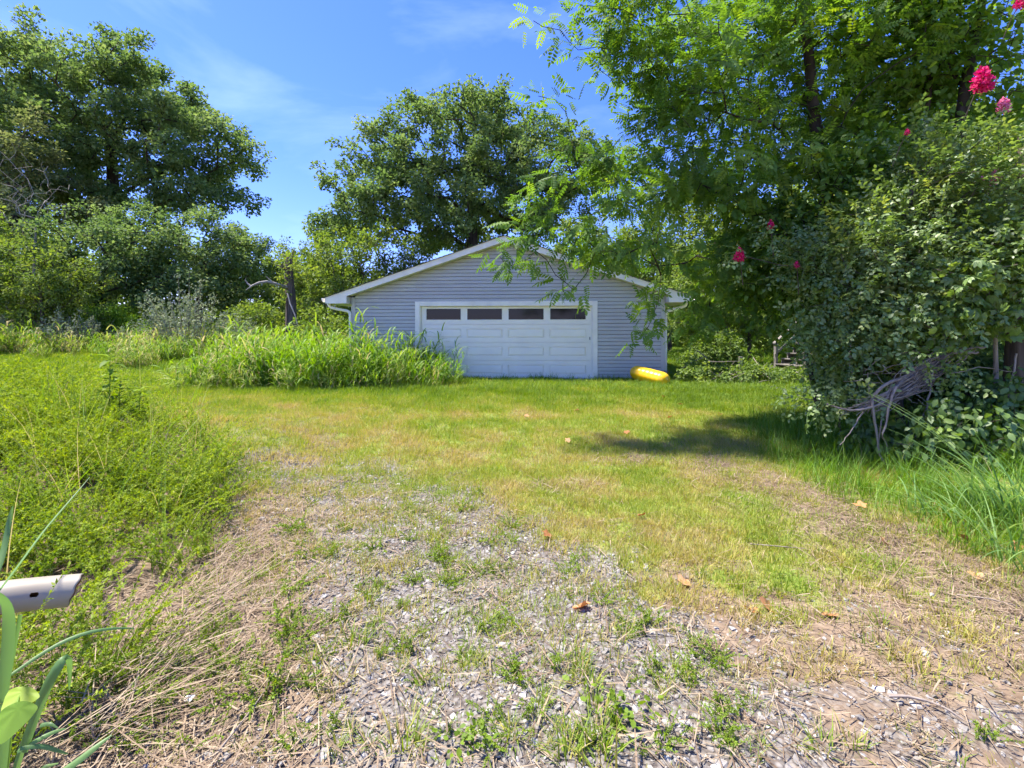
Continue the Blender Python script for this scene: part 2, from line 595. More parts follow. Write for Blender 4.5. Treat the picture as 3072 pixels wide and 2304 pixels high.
def f_straw(x, y):
    ex = np.interp(y, WEED_EDGE[:, 1], WEED_EDGE[:, 0])
    a = np.exp(-((x - ex - 0.12) / 0.42) ** 2) * (1 - sstep(3.2, 5.2, y))
    b = blob(x, y, 2.1, 1.8, 1.5, 0.9) * 0.48
    c = np.exp(-((x - np.interp(y, [1, 2.4, 4, 6], [2.3, 2.75, 2.7, 2.2])) / 0.5) ** 2) * (1 - sstep(4.8, 6.6, y)) * 0.9
    e = 0.7 * np.exp(-((x - ex + 0.4) / 0.5) ** 2) * (1 - sstep(2.2, 3.4, y))
    f = 0.75 * np.exp(-(seg_dist(x, y, DRIVE) / 0.55) ** 2) * sstep(6.0, 8.0, y)
    g = 0.85 * blob(x, y, 1.75, 9.6, 0.9, 0.28) + 0.75 * blob(x, y, -1.9, 8.3, 1.2, 0.2) + 0.6 * blob(x, y, -0.4, 7.2, .7, .18) + 0.7 * blob(x, y, 1.4, 5.4, .5, .25) + 0.6 * blob(x, y, .4, 4.5, .4, .2)
    m = np.maximum.reduce([a, b, c, e, f, g])
    return np.clip(m * (0.95 + 0.35 * wob(x, y, 0.6, 14)), 0, 1)


def f_lawn(x, y):
    g = f_gravel(x, y)
    s = f_straw(x, y)
    w = f_weed(x, y)
    far = sstep(5.0, 8.0, y)
    m = (1 - g * (0.8 - 0.35 * far)) * (1 - (0.85 - 0.25 * far) * s) * (1 - w)
    # in the near strip grass only grows in patches
    patch = np.clip(0.50 + 0.6 * wob(x, y, 0.7, 17) + 0.3 * wob(x, y, 0.3, 20), 0, 1)
    near = 1 - sstep(2.3, 3.4, y)
    m = m * (1 - near * (1 - patch))
    return np.clip(m, 0, 1)


def f_dry(x, y):
    """0 = lush, 1 = parched"""
    a = 0.64 + 0.34 * wob(x, y, 1.9, 5) + 0.18 * wob(x, y, 0.6, 1)
    a = a - 0.50 * sstep(7.0, 10.0, y) * (1 - 0.55 * np.exp(-((y - 8.2) / 0.9) ** 2))
    a = a - 0.30 * sstep(2.6, 4.2, x) + 0.12 * np.exp(-((x - 0.8) / 1.2) ** 2 - ((y - 4.2) / 1.6) ** 2)
    d = seg_dist(x, y, DRIVE)
    a = a + 0.25 * np.exp(-((d - 1.1) / 0.5) ** 2) * sstep(4, 6, y)
    return np.clip(a, 0, 1)


def ground():
    def axis(lo, hi, fine_lo, fine_hi, step, grow):
        a = list(np.arange(fine_lo, fine_hi + 1e-6, step))
        s, x = step, fine_hi
        while x < hi:
            s *= grow
            x = min(x + s, hi)
            a.append(x)
        s, x = step, fine_lo
        while x > lo:
            s *= grow
            x = max(x - s, lo)
            a.insert(0, x)
        return np.array(a)
    xs = axis(-500, 500, -7.0, 6.5, 0.055, 1.12)
    ys = axis(-300, 900, 0.9, 12.5, 0.055, 1.12)
    X, Y = np.meshgrid(xs, ys)
    Z = gh(X, Y)
    fine = (1 - sstep(5, 9, Y)) * 0.006
    Z = Z + fine * wob(X, Y, 0.23, 8)
    V = np.stack([X, Y, Z], -1).reshape(-1, 3)
    nx, ny = len(xs), len(ys)
    i = np.arange(ny - 1)[:, None] * nx + np.arange(nx - 1)[None]
    F = np.stack([i, i + 1, i + nx + 1, i + nx], -1).reshape(-1, 4)
    x, y = V[:, 0], V[:, 1]
    cov = np.stack([f_gravel(x, y), f_straw(x, y), f_lawn(x, y) * (1 - 0.55 * f_dry(x, y))], -1)
    # ---- material
    m, N, L = new_mat('ground')
    out = N.new('ShaderNodeOutputMaterial')
    p = N.new('ShaderNodeBsdfPrincipled')
    p.inputs['Roughness'].default_value = 0.95
    p.inputs['Specular IOR Level'].default_value = 0.15
    at = N.new('ShaderNodeAttribute')
    at.attribute_name = 'cover'
    sp = N.new('ShaderNodeSeparateColor')
    L.new(at.outputs['Color'], sp.inputs['Color'])
    geo = N.new('ShaderNodeNewGeometry')

    def noise(scale, detail=5, stretch=None, rotz=0.0):
        n = N.new('ShaderNodeTexNoise')
        n.inputs['Scale'].default_value = scale
        n.inputs['Detail'].default_value = detail
        if stretch:
            mpn = N.new('ShaderNodeMapping')
            mpn.inputs['Scale'].default_value = stretch
            mpn.inputs['Rotation'].default_value = (0, 0, rotz)
            L.new(geo.outputs['Position'], mpn.inputs['Vector'])
            L.new(mpn.outputs['Vector'], n.inputs['Vector'])
        else:
            L.new(geo.outputs['Position'], n.inputs['Vector'])
        return n

    def mix(fac, c1, c2):
        mm = N.new('ShaderNodeMixRGB')
        for k, c in (('Fac', fac), ('Color1', c1), ('Color2', c2)):
            if isinstance(c, (int, float)):
                mm.inputs[k].default_value = c
            else:
                L.new(c, mm.inputs[k])
        return mm.outputs['Color']

    n1 = noise(9)
    dirt = ramp(N, [(0.3, (0.11, 0.075, 0.05)), (0.55, (0.22, 0.16, 0.11)), (0.75, (0.33, 0.25, 0.18))])
    L.new(n1.outputs['Fac'], dirt.inputs['Fac'])
    # straw litter lying in two directions
    na = noise(1.0, 4, (14, 160, 20), 0.5)
    nb = noise(1.0, 4, (150, 16, 20), 0.3)
    mxm = N.new('ShaderNodeMath')
    mxm.operation = 'MAXIMUM'
    L.new(na.outputs['Fac'], mxm.inputs[0])
    L.new(nb.outputs['Fac'], mxm.inputs[1])
    straw = ramp(N, [(0.42, (0.11, 0.075, 0.05)), (0.58, (0.21, 0.155, 0.108)), (0.72, (0.32, 0.25, 0.175))])
    L.new(mxm.outputs[0], straw.inputs['Fac'])
    # crushed stone
    vo = N.new('ShaderNodeTexVoronoi')
    vo.inputs['Scale'].default_value = 46
    vo.inputs['Randomness'].default_value = 1
    L.new(geo.outputs['Position'], vo.inputs['Vector'])
    stone = ramp(N, [(0.0, (0.31, 0.285, 0.26)), (0.4, (0.25, 0.225, 0.20)), (0.66, (0.15, 0.125, 0.105))])
    L.new(vo.outputs['Distance'], stone.inputs['Fac'])
    vcolr = N.new('ShaderNodeMixRGB')
    vcolr.blend_type = 'MULTIPLY'
    vcolr.inputs['Fac'].default_value = 0.5
    bw = N.new('ShaderNodeRGBToBW')
    L.new(vo.outputs['Color'], bw.inputs['Color'])
    L.new(stone.outputs['Color'], vcolr.inputs['Color1'])
    L.new(bw.outputs['Val'], vcolr.inputs['Color2'])
    # turf
    n2 = noise(7, 6)
    n3 = noise(60, 3)
    turf = ramp(N, [(0.3, (0.09, 0.15, 0.022)), (0.5, (0.18, 0.235, 0.04)), (0.72, (0.31, 0.30, 0.09))])
    adm = N.new('ShaderNodeMath')
    adm.operation = 'MULTIPLY_ADD'
    adm.inputs[1].default_value = 0.6
    L.new(n3.outputs['Fac'], adm.inputs[0])
    mh = N.new('ShaderNodeMath')
    mh.operation = 'MULTIPLY'
    mh.inputs[1].default_value = 0.4
    L.new(n2.outputs['Fac'], mh.inputs[0])
    L.new(mh.outputs[0], adm.inputs[2])
    L.new(adm.outputs[0], turf.inputs['Fac'])

    def soft(sock, w=0.35):
        """cover broken up by noise"""
        a = N.new('ShaderNodeMath')
        a.operation = 'MULTIPLY_ADD'
        a.inputs[1].default_value = w * 2
        L.new(noise(22, 5).outputs['Fac'], a.inputs[0])
        b = N.new('ShaderNodeMath')
        b.operation = 'SUBTRACT'
        b.inputs[1].default_value = w
        L.new(sock, a.inputs[2])
        L.new(a.outputs[0], b.inputs[0])
        r = ramp(N, [(0.3, (0, 0, 0)), (0.6, (1, 1, 1))])
        L.new(b.outputs[0], r.inputs['Fac'])
        return r.outputs['Color']
    c = mix(soft(sp.outputs['Red']), dirt.outputs['Color'], vcolr.outputs['Color'])
    c = mix(soft(sp.outputs['Green']), c, straw.outputs['Color'])
    c = mix(soft(sp.outputs['Blue'], 0.25), c, turf.outputs['Color'])
    L.new(c, p.inputs['Base Color'])
    bp = N.new('ShaderNodeBump')
    bp.inputs['Strength'].default_value = 0.5
    bp.inputs['Distance'].default_value = 0.012
    L.new(n3.outputs['Fac'], bp.inputs['Height'])
    L.new(bp.outputs['Normal'], p.inputs['Normal'])
    L.new(p.outputs[0], out.inputs['Surface'])
    me = mk_mesh('ground', V, F, m, smooth=True, vcol=cov)
    o = mk_obj('ground', me)
    tag(o, 'ground of grass, dry straw and crushed stone in front of the garage', 'ground', kind='structure')


ground()



# ------------------------------------------------------------------ the garage
def garage():
    W, D = 8.81, 7.3
    SL = 1 / 3.0
    APEX, RAKE = 3.83, 4.02
    OV, FO = 0.66, 0.30
    DX0, DX1, DH, TR = 1.97, 6.85, 2.07, 0.135
    g = empty('garage', (-4.59, 13.1, 0.2), 'pale blue vinyl-sided gable garage with a wide white overhead door', 'garage', rz=math.atan2(-0.5, 8.8))
    mid = W / 2

    def wall_top(s):
        return APEX - SL * abs(s - mid)
    e0 = wall_top(0)
    # walls
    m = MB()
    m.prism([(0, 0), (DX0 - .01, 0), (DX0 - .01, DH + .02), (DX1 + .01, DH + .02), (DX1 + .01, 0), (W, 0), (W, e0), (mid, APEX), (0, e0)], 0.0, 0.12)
    wall = m.build('wall', MAT['lap_shade'], g)
    for nm, a in (('side_wall', (0, .1, .12, D)), ('side_wall', (W - .1, W, .12, D))):
        MB().box(a[0], a[1], a[2], a[3], 0, e0 - .02).build(nm, MAT['siding'], g)
    m = MB()
    m.prism([(0.1, 0), (W - .1, 0), (W - .1, e0 - .05), (mid, APEX - .05), (0.1, e0 - .05)], D - .12, D)
    m.build('back_wall', MAT['siding'], g)
    MB().box(-.012, DX0 - TR, -.012, .02, -.35, .035).build('foundation', MAT['concrete'], g)
    MB().box(DX1 + TR, W + .012, -.012, .02, -.35, .035).build('foundation', MAT['concrete'], g)
    MB().box(DX0 - TR, DX1 + TR, -.25, .6, -.35, .012).build('threshold', MAT['concrete'], g)
    # siding boards, dutch lap, one object each; gaps opened to draw lap shade
    EX = 0.1022
    prof = [(0.011, -0.001), (0.011, -0.034), (0.066, -0.031), (0.088, -0.020), (0.1022, -0.018), (0.1022, -0.001)]
    rs = random.Random(3)

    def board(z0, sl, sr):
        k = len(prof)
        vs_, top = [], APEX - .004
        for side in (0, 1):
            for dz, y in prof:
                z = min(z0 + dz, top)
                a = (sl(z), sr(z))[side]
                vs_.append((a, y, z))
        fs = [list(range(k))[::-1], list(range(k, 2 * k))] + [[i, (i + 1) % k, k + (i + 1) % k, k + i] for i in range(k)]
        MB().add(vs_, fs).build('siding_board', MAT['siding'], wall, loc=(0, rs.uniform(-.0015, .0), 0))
    n = 0
    z = 0.04
    while z < APEX - .05:
        gl = lambda zz: max(0.085, mid - (APEX - zz) / SL + .01)
        gr = lambda zz: min(W - .085, mid + (APEX - zz) / SL - .01)
        if z + .05 < DH + TR:
            board(z, gl, lambda zz: DX0 - TR - .004)
            board(z, lambda zz: DX1 + TR + .004, gr)
        else:
            zs = max(z, DH + TR + .003)
            board(z, gl, gr) if z >= DH + TR else board(z, gl, gr)
        z += EX
        n += 1
    # corner trims
    for s0, s1 in ((-.024, .085), (W - .085, W + .024)):
        m = MB()
        m.box(s0, s1, -.040, .001, 0.03, e0 - .03)
        m.build('corner_trim', MAT['trim_blue'], wall, bevel=.004)
    # trim round the door
    MB().box(DX0 - TR, DX0, -.048, .10, .012, DH + TR).build('door_trim', MAT['white'], g, bevel=.006)
    MB().box(DX1, DX1 + TR, -.048, .10, .012, DH + TR).build('door_trim', MAT['white'], g, bevel=.006)
    MB().box(DX0 + .001, DX1 - .001, -.047, .10, DH, DH + TR - .001).build('door_trim', MAT['white'], g, bevel=.006)
    MB().box(DX0 + .002, DX0 + .028, -.004, .045, .014, DH - .001).build('stop_strip', MAT['white'], g, bevel=.003)
    MB().box(DX1 - .028, DX1 - .002, -.004, .045, .014, DH - .001).build('stop_strip', MAT['white'], g, bevel=.003)
    # overhead door: four sections of four long panels, the top section glazed
    dw = DX1 - DX0
    door = MB().box(DX0 + .004, DX1 - .004, .085, .10, .03, DH).build('garage_door', MAT['door'], g)
    SH = (DH - .03) / 4
    cols = 4
    st = 0.155
    pw = (dw - .06 - st * (cols + 1) + st * .3) / cols
    for r in range(4):
        z0, z1 = .03 + r * SH, .03 + (r + 1) * SH - .010
        y = .052
        m = MB()
        xs = [DX0 + .03]
        x = DX0 + .03 + st * .8
        wins = []
        for c in range(cols):
            wins.append((x, x + pw))
            x += pw + st
        za, zb = (z0 + .12, z1 - .12) if r < 3 else (z0 + .115, z1 - .045)
        # rails and stiles round the panel openings
        m.box(DX0 + .030, DX1 - .030, y, .084, z0, za)
        m.box(DX0 + .030, DX1 - .030, y, .084, zb, z1)
        px = DX0 + .030
        for a, b in wins:
            m.box(px, a, y, .084, za, zb)
            px = b
        m.box(px, DX1 - .030, y, .084, za, zb)
        m.build('door_section', MAT['door'], door)
        for a, b in wins:
            if r < 3:
                q = MB()
                i, o_ = .045, .004
                q.add([(a + o_, y + .027, za + o_), (b - o_, y + .027, za + o_), (b - o_, y + .027, zb - o_), (a + o_, y + .027, zb - o_),
                       (a + i, y + .004, za + i), (b - i, y + .004, za + i), (b - i, y + .004, zb - i), (a + i, y + .004, zb - i),
                       (a + o_, .086, za + o_), (b - o_, .086, za + o_), (b - o_, .086, zb - o_), (a + o_, .086, zb - o_)],
                      [(4, 5, 6, 7), (0, 1, 5, 4), (1, 2, 6, 5), (2, 3, 7, 6), (3, 0, 4, 7), (0, 8, 9, 1), (1, 9, 10, 2), (2, 10, 11, 3), (3, 11, 8, 0)])
                q.build('raised_panel', MAT['door'], door)
            else:
                q = MB()
                t = .016
                q.box(a + .001, a + t, y - .008, .083, za + .001, zb - .001)
                q.box(b - t, b - .001, y - .008, .083, za + .001, zb - .001)
                q.box(a + t, b - t, y - .008, .083, za + .001, za + t)
                q.box(a + t, b - t, y - .008, .083, zb - t, zb - .001)
                q.build('window_frame', MAT['white'], door)
                MB().box(a + t, b - t, y + .012, y + .018, za + t, zb - t).build('window_pane', MAT['glass'], door)
    MB().box(DX0 + .03, DX1 - .03, .048, .09, .013, .031).build('bottom_seal', MAT['rubber'], door)
    cx = (DX0 + DX1) / 2 + .05
    m = MB()
    m.box(cx - .11, cx + .11, .024, .036, .60, .622)
    m.box(cx - .11, cx - .092, .036, .051, .60, .622)
    m.box(cx + .092, cx + .11, .036, .051, .60, .622)
    m.build('lift_handle', MAT['white'], door)
    m = MB()
    m.box(DX1 - .085, DX1 - .055, .044, .051, 1.12, 1.20)
    m.build('lock_plate', MAT['concrete'], door)
    # roof: decks, shingle courses, rake boards, soffits, returns, gutters
    roof = empty('roof', (0, 0, 0))
    roof.parent = g

    def zr(s):
        return RAKE - SL * abs(s - mid)
    for sgn in (-1, 1):
        se = mid + sgn * (mid + OV)
        f = lambda s, z_: (s, z_)
        poly = [(mid, RAKE - .02), (se, zr(se) - .02), (se, zr(se) - .05), (mid, RAKE - .05)]
        MB().prism(poly, -FO + .027, D + .3).build('roof_deck', MAT['soffit'], roof)
        # shingle courses, each lapping the one below
        L_ = mid + OV + .03
        nco = 36
        for c in range(nco):
            s0 = mid + sgn * (L_ * (1 - c / nco))
            s1 = mid + sgn * (L_ * (1 - (c + 1) / nco) - .02)
            lift = .016
            poly = [(s0, zr(s0) - .018 + lift), (s1, zr(s1) - .018 + .004), (s1, zr(s1) - .019), (s0, zr(s0) - .019)]
            MB().prism(poly, -FO - .035, D + .33).build('shingle_course', MAT['shingle'], roof)
        # rake board
        poly = [(mid, RAKE - .022), (se, zr(se) - .022), (se, zr(se) - .185), (mid, RAKE - .185)]
        MB().prism(poly, -FO, -FO + .024).build('rake_board', MAT['white'], roof)
        # sloped soffit below the front overhang
        poly = [(mid, RAKE - .172), (mid + sgn * mid, zr(0) - .172), (mid + sgn * mid, zr(0) - .184), (mid, RAKE - .184)]
        MB().prism(poly, -FO + .025, -.001).build('soffit', MAT['soffit'], roof)
        # boxed eave return
        w0, w1 = se, mid + sgn * (mid + .055)
        zb = zr(se) - .19
        poly = [(w0, zb), (w1, zb), (w1, zr(w1) - .186), (w0, zr(w0) - .186)]
        MB().prism(poly, -FO + .003, -FO + .022).build('eave_return', MAT['white'], roof)
        poly = [(w0, zb), (mid + sgn * (mid + .002), zb), (mid + sgn * (mid + .002), zb + .012), (w0, zb + .012)]
        MB().prism(poly, -FO + .023, D).build('eave_soffit', MAT['soffit'], roof)
        MB().box(min(w1, w1 - sgn * .015), max(w1, w1 - sgn * .015), -FO + .023, -.002, zb + .013, zr(w1) - .19).build('return_end', MAT['soffit'], roof)
        # gutter, K profile
        a, b = se + sgn * .002, se + sgn * .12
        poly = [(a, zr(se) - .03), (a, zr(se) - .155), (a + sgn * .07, zr(se) - .155), (b, zr(se) - .075), (b, zr(se) - .035), (b - sgn * .012, zr(se) - .035), (b - sgn * .014, zr(se) - .07), (a + sgn * .066, zr(se) - .143), (a + sgn * .008, zr(se) - .143), (a + sgn * .008, zr(se) - .03)]
        MB().prism(poly, -FO + .0, D + .28).build('gutter', MAT['white'], roof)
    # downspouts
    zs = zr(-OV) - .155

    def spout(path):
        pts = np.array(path, float)
        dense = []
        for i in range(len(pts) - 1):
            for t in np.linspace(0, 1, 6, endpoint=False):
                dense.append(pts[i] * (1 - t) + pts[i + 1] * t)
        dense.append(pts[-1])
        dd = np.array(dense)
        for _ in range(2):
            dd[1:-1] = (dd[:-2] + dd[1:-1] * 2 + dd[2:]) / 4
        V, F = tubes([(dd, np.full(len(dd), .043))], 8)
        return mk_obj('downspout', mk_mesh('downspout', V, F, MAT['white'], smooth=True), g)
    spout([(-OV + .02, -.12, zs + .02), (-OV + .03, -.12, zs - .10), (-OV + .10, -.11, zs - .15), (-.10, -.07, zs - .24), (-.035, -.07, zs - .31), (-.035, -.07, .25), (-.035, -.07, .05), (-.12, -.2, -.02)])
    spout([(W + OV - .02, .06, zs + .02), (W + OV - .05, .06, zs - .12), (W + .12, .06, zs - .26), (W + .06, .06, zs - .34), (W + .06, .06, .1), (W + .06, .06, .03)])
    return g


garage()


# ------------------------------------------------------------------ yellow inflatable, pipe, steps
def inflatable():
    """long yellow air tube with welded seams, lying tilted in the grass at the corner of the garage"""
    a, b = P(1905, 1147, 12.25), P(1994, 1160, 11.45)
    c = (a + b) / 2
    c[2] = float(gh(c[0], c[1])) + .20
    d = b - a
    half, r = 0.60, 0.195
    n, sides = 40, 28
    V, F = [], []
    for i in range(n + 1):
        s = -1 + 2 * i / n
        x = half * math.copysign(1 - (1 - abs(s)) ** 1.0, s)
        # rounded, slightly slack ends
        q = max(0.0, (abs(s) - .62) / .38)
        rr = r * math.sqrt(max(0.0, 1 - q ** 2.4)) if i not in (0, n) else .012
        rr *= 1 + .012 * math.cos(s * 9 * PI) - .02 * abs(s)
        for k in range(sides):
            th = 2 * PI * k / sides
            rk = rr * (1 + .018 * math.cos(th * 10))
            V.append((x, rk * math.cos(th), rk * math.sin(th) * (.94 if math.sin(th) < 0 else 1.0)))
    for i in range(n):
        for k in range(sides):
            F.append((i * sides + k, i * sides + (k + 1) % sides, (i + 1) * sides + (k + 1) % sides, (i + 1) * sides + k))
    root = empty('inflatable_tube', c, 'yellow inflatable tube lying in the grass at the garage corner', 'inflatable')
    root.rotation_euler = (0, math.radians(7.5), math.atan2(d[1], d[0]))
    mk_obj('air_chamber', mk_mesh('air_chamber', np.array(V), np.array(F), MAT['yellow'], smooth=True), root)
    th = np.linspace(0, 2 * PI, 26)
    for sx in (-.47, .47):
        ring = np.stack([np.full(26, sx), .172 * np.cos(th), .172 * np.sin(th)], -1)
        Vv, Ff = tubes([(ring, np.full(26, .006))], 5)
        mk_obj('welded_seam', mk_mesh('welded_seam', Vv, Ff, MAT['yellow'], smooth=True), root)
    Vv, Ff = tubes([(np.array([(-.585, 0, .02), (-.615, 0, .025), (-.625, 0, .027)]), np.array([.016, .014, .016]))], 10)
    mk_obj('valve', mk_mesh('valve', Vv, Ff, MAT['yellow'], smooth=True), root)


inflatable()


def pvc_pipe():
    """weathered drain pipe with a drilled hole, sawn off at a slant"""
    tip = P(240, 1768, 1.86)
    back = P(-330, 1850, 1.60)
    d = tip - back
    L_ = np.linalg.norm(d)
    root = empty('drain_pipe', back, 'weathered white plastic drain pipe with a hole, lying on the straw', 'pipe')
    root.rotation_euler = Vector(d).to_track_quat('X', 'Z').to_euler()
    R, t = .0585, .005
    n, sides = 62, 90
    hx, hth = 0.72 * L_, -0.62 * PI / 2      # the hole faces the camera
    V, F = [], []

    def end(k):
        th = 2 * PI * k / sides
        return L_ - .014 + .014 * math.sin(th) + .002 * math.sin(7 * th)
    hc = .765
    xs = np.concatenate([np.linspace(0, hc - .03, 18, endpoint=False), np.linspace(hc - .03, hc + .03, 28, endpoint=False), np.linspace(hc + .03, 1, 17)])
    n = len(xs) - 1
    for i in range(n + 1):
        for k in range(sides):
            th = 2 * PI * k / sides
            x = end(k) * xs[i]
            sag = .012 * math.sin(PI * xs[i])
            V.append((x, R * math.cos(th), R * math.sin(th) + sag))
    nv = len(V)
    for i in range(n + 1):
        for k in range(sides):
            th = 2 * PI * k / sides
            x = end(k) * xs[i]
            sag = .012 * math.sin(PI * xs[i])
            V.append((x, (R - t) * math.cos(th), (R - t) * math.sin(th) + sag))
    mats_ = []
    # camera side is -Y of the pipe; find the angle whose point looks at the camera
    hk = int(round((1.5 * PI + -.45) / (2 * PI) * sides))
    hk = int(round((PI + .15) / (2 * PI) * sides))
    M = root.rotation_euler.to_matrix()
    best, hk = 1e9, 0
    hp = back + d * .76
    tocam = Vector((0, 0, EYE)) - Vector(hp)
    for k in range(sides):
        th = 2 * PI * k / sides
        nrm = M @ Vector((0, math.cos(th), math.sin(th)))
        a = nrm.angle(tocam)
        if a < best:
            best, hk = a, k
    hk -= 1 if (M @ Vector((0, math.cos(2 * PI * (hk - 3) / sides), math.sin(2 * PI * (hk - 3) / sides)))).z < (M @ Vector((0, math.cos(2 * PI * hk / sides), math.sin(2 * PI * hk / sides)))).z else -1
    dx = L_ / n
    hi = int(.765 * n)

    def in_hole(i, k):
        ddx = ((xs[i] + xs[i + 1]) / 2 - hc) * L_
        dk = ((k + .5 - hk + sides // 2) % sides - sides // 2) * (2 * PI * R / sides)
        return (ddx / .013) ** 2 + (dk / .010) ** 2 < 1
    for i in range(n):
        for k in range(sides):
            k2 = (k + 1) % sides
            if in_hole(i, k):
                continue
            F.append((i * sides + k, i * sides + k2, (i + 1) * sides + k2, (i + 1) * sides + k))
            mats_.append(0)
            F.append((nv + i * sides + k, nv + (i + 1) * sides + k, nv + (i + 1) * sides + k2, nv + i * sides + k2))
            mats_.append(1)
    for k in range(sides):
        k2 = (k + 1) % sides
        F.append((n * sides + k, n * sides + k2, nv + n * sides + k2, nv + n * sides + k))
        mats_.append(0)
        F.append((k, nv + k, nv + k2, k2))
        mats_.append(0)
    me = mk_mesh('pipe_wall', np.array(V), np.array(F), [MAT['pvc'], MAT['pvc_in']], smooth=True, fmat=mats_)
    mk_obj('pipe_wall', me, root)
    m = MB()
    poly = [(R * .86 * math.cos(2 * PI * k / 20), R * .86 * math.sin(2 * PI * k / 20)) for k in range(20) if math.sin(2 * PI * k / 20) < -.25]
    m.prism(poly, L_ * .45, L_ - .10, 'x')
    m.build('mud_inside', MAT['pvc_in'], root)


pvc_pipe()


def steps():
    base = G(2405, 1117)
    root = empty('wooden_steps', base, 'weathered wooden steps with handrails behind the thicket', 'steps', rz=math.radians(18))
    n, run, rise, w = 4, .27, .19, 1.0
    for y in (0, w):
        m = MB()
        poly = [(0, 0)]
        for i in range(n):
            poly += [(i * run, (i + 1) * rise), ((i + 1) * run, (i + 1) * rise)]
        poly += [(n * run, n * rise - .28), (.18, 0)]
        m.prism(poly, y - .02, y + .02)
        m.build('stringer', MAT['deckwood'], root)
        for x in (.03, n * run - .05):
            z0 = 0 if x < .5 else 0.0
            zt = .92 + (0 if x < .5 else n * rise)
            MB().box(x, x + .09, y - .115 if y == 0 else y + .022, y - .022 if y == 0 else y + .115, z0, zt).build('post', MAT['deckwood'], root)
        MB().prism([(0, .93), (n * run + .1, .93 + (n * run + .1) * rise / run), (n * run + .1, .97 + (n * run + .1) * rise / run), (0, .97)], y - .13 if y == 0 else y + .02, y - .02 if y == 0 else y + .13).build('handrail', MAT['deckwood'], root)
        MB().prism([(0, .5), (n * run + .1, .5 + (n * run + .1) * rise / run), (n * run + .1, .58 + (n * run + .1) * rise / run), (0, .58)], y - .08 if y == 0 else y + .03, y - .045 if y == 0 else y + .065).build('mid_rail', MAT['deckwood'], root)
    for i in range(n):
        MB().box(i * run - .03, i * run + run + .0, -.021, w + .021, (i + 1) * rise + .001, (i + 1) * rise + .038).build('tread', MAT['deckwood'], root, bevel=.004)
    MB().box(n * run + .002, n * run + 1.8, -.1, w + .1, n * rise - .05, n * rise).build('landing', MAT['deckwood'], root)
    for y in (0, w - .09):
        MB().box(n * run + 1.6, n * run + 1.69, y, y + .09, 0, n * rise - .051).build('post', MAT['deckwood'], root)


steps()


# ------------------------------------------------------------------ plant library
def leaf_simple(w=.5, fold=.12, droop=.12):
    T = np.array([(0, 0, 0), (-w / 2, .45, fold), (w / 2, .45, fold), (0, 1, -droop)], float)
    return T, np.array([(0, 2, 3), (0, 3, 1)])


def leaf_oval(w=.5, fold=.08, droop=.15):
    T = np.array([(0, 0, 0), (-w * .42, .28, fold), (w * .42, .28, fold), (-w * .45, .62, fold * .7 - droop * .35), (w * .45, .62, fold * .7 - droop * .35), (0, 1, -droop), (0, .45, -droop * .1)], float)
    return T, np.array([(0, 2, 6), (0, 6, 1), (2, 4, 6), (1, 6, 3), (4, 5, 6), (3, 6, 5)])


def leaf_lobed():
    """oak-like spray of two crossed lobed leaves, cheap from afar"""
    T = np.array([(0, 0, 0), (-.30, .35, .06), (.30, .35, .06), (-.14, .55, .02), (.14, .55, .02), (-.24, .8, 0), (.24, .8, 0), (0, 1.05, -.12)], float)
    return T, np.array([(0, 2, 4), (0, 4, 3), (0, 3, 1), (3, 4, 7), (4, 6, 7), (3, 7, 5)])


def compound(n=5, L_=1.0, lw=.085, ll=.40, droop=.14):
    """pinnate leaf: thin stalk with pairs of hanging leaflets"""
    V, F, base = [], [], 0
    T, TF = leaf_oval(.46, .04, .2)
    for i in range(n):
        t = (i + .6) / n
        for s in (-1, 1):
            y = L_ * t
            z = -droop * t * t
            k = ll * (1 - .35 * abs(t - .45))
            yv = np.array([[s * .86, .42, -.22]])
            nv = np.array([[0, .2, 1.0]])
            R = rot_from(yv, nv)[0]
            V.append(T @ R.T * k + np.array([0, y, z]))
            F.append(TF + base)
            base += len(T)
    V.append(T * np.array([1, 1, 1]) * ll + np.array([0, L_, -droop]))
    F.append(TF + base)
    base += len(T)
    V.append(np.array([(-.008, 0, 0), (.008, 0, 0), (0, L_, -droop), (0, L_ * .5, -droop * .25)]))
    F.append(np.array([(0, 1, 3), (0, 3, 2)]) + base)
    return np.concatenate(V), np.concatenate(F)


def twig_spray(n=8, leafl=.25, w=.62, droop=.12, seed=3):
    """short crooked twig with leaves of uneven size along it"""
    r = np.random.default_rng(seed)
    V, F, base = [], [], 0
    T, TF = leaf_oval(w, .06, .2)
    bend = np.array([.10, 0, -droop])
    for i in range(n):
        t = (i + .5 + r.normal(0, .15)) / n
        s_ = (1 if i % 2 else -1) * r.uniform(.6, 1.2)
        R = rot_from(np.array([[s_ * .8, r.uniform(.1, .9), r.normal(-.15, .35)]]), np.array([[r.normal(0, .4), r.normal(0, .3), 1.0]]))[0]
        V.append(T @ R.T * leafl * r.uniform(.6, 1.15) + np.array([0, t, 0]) + bend * t * t)
        F.append(TF + base)
        base += len(T)
    V.append(T * leafl * .8 + np.array([0, 1, 0]) + bend)
    F.append(TF + base)
    base += len(T)
    V.append(np.array([(-.008, 0, 0), (.008, 0, 0), bend + [0, 1, 0], bend * .25 + [0, .5, .006]]))
    F.append(np.array([(0, 1, 3), (0, 3, 2)]) + base)
    return np.concatenate(V), np.concatenate(F)


def palmate():
    V, F, base = [], [], 0
    T, TF = leaf_oval(.45, .05, .25)
    for a, k in ((-1.25, .62), (-.62, .9), (0, 1.0), (.62, .9), (1.25, .62)):
        R = rot_from(np.array([[math.sin(a), math.cos(a), -.2]]), np.array([[0, 0, 1.0]]))[0]
        V.append(T @ R.T * k)
        F.append(TF + base)
        base += len(T)
    return np.concatenate(V), np.concatenate(F)


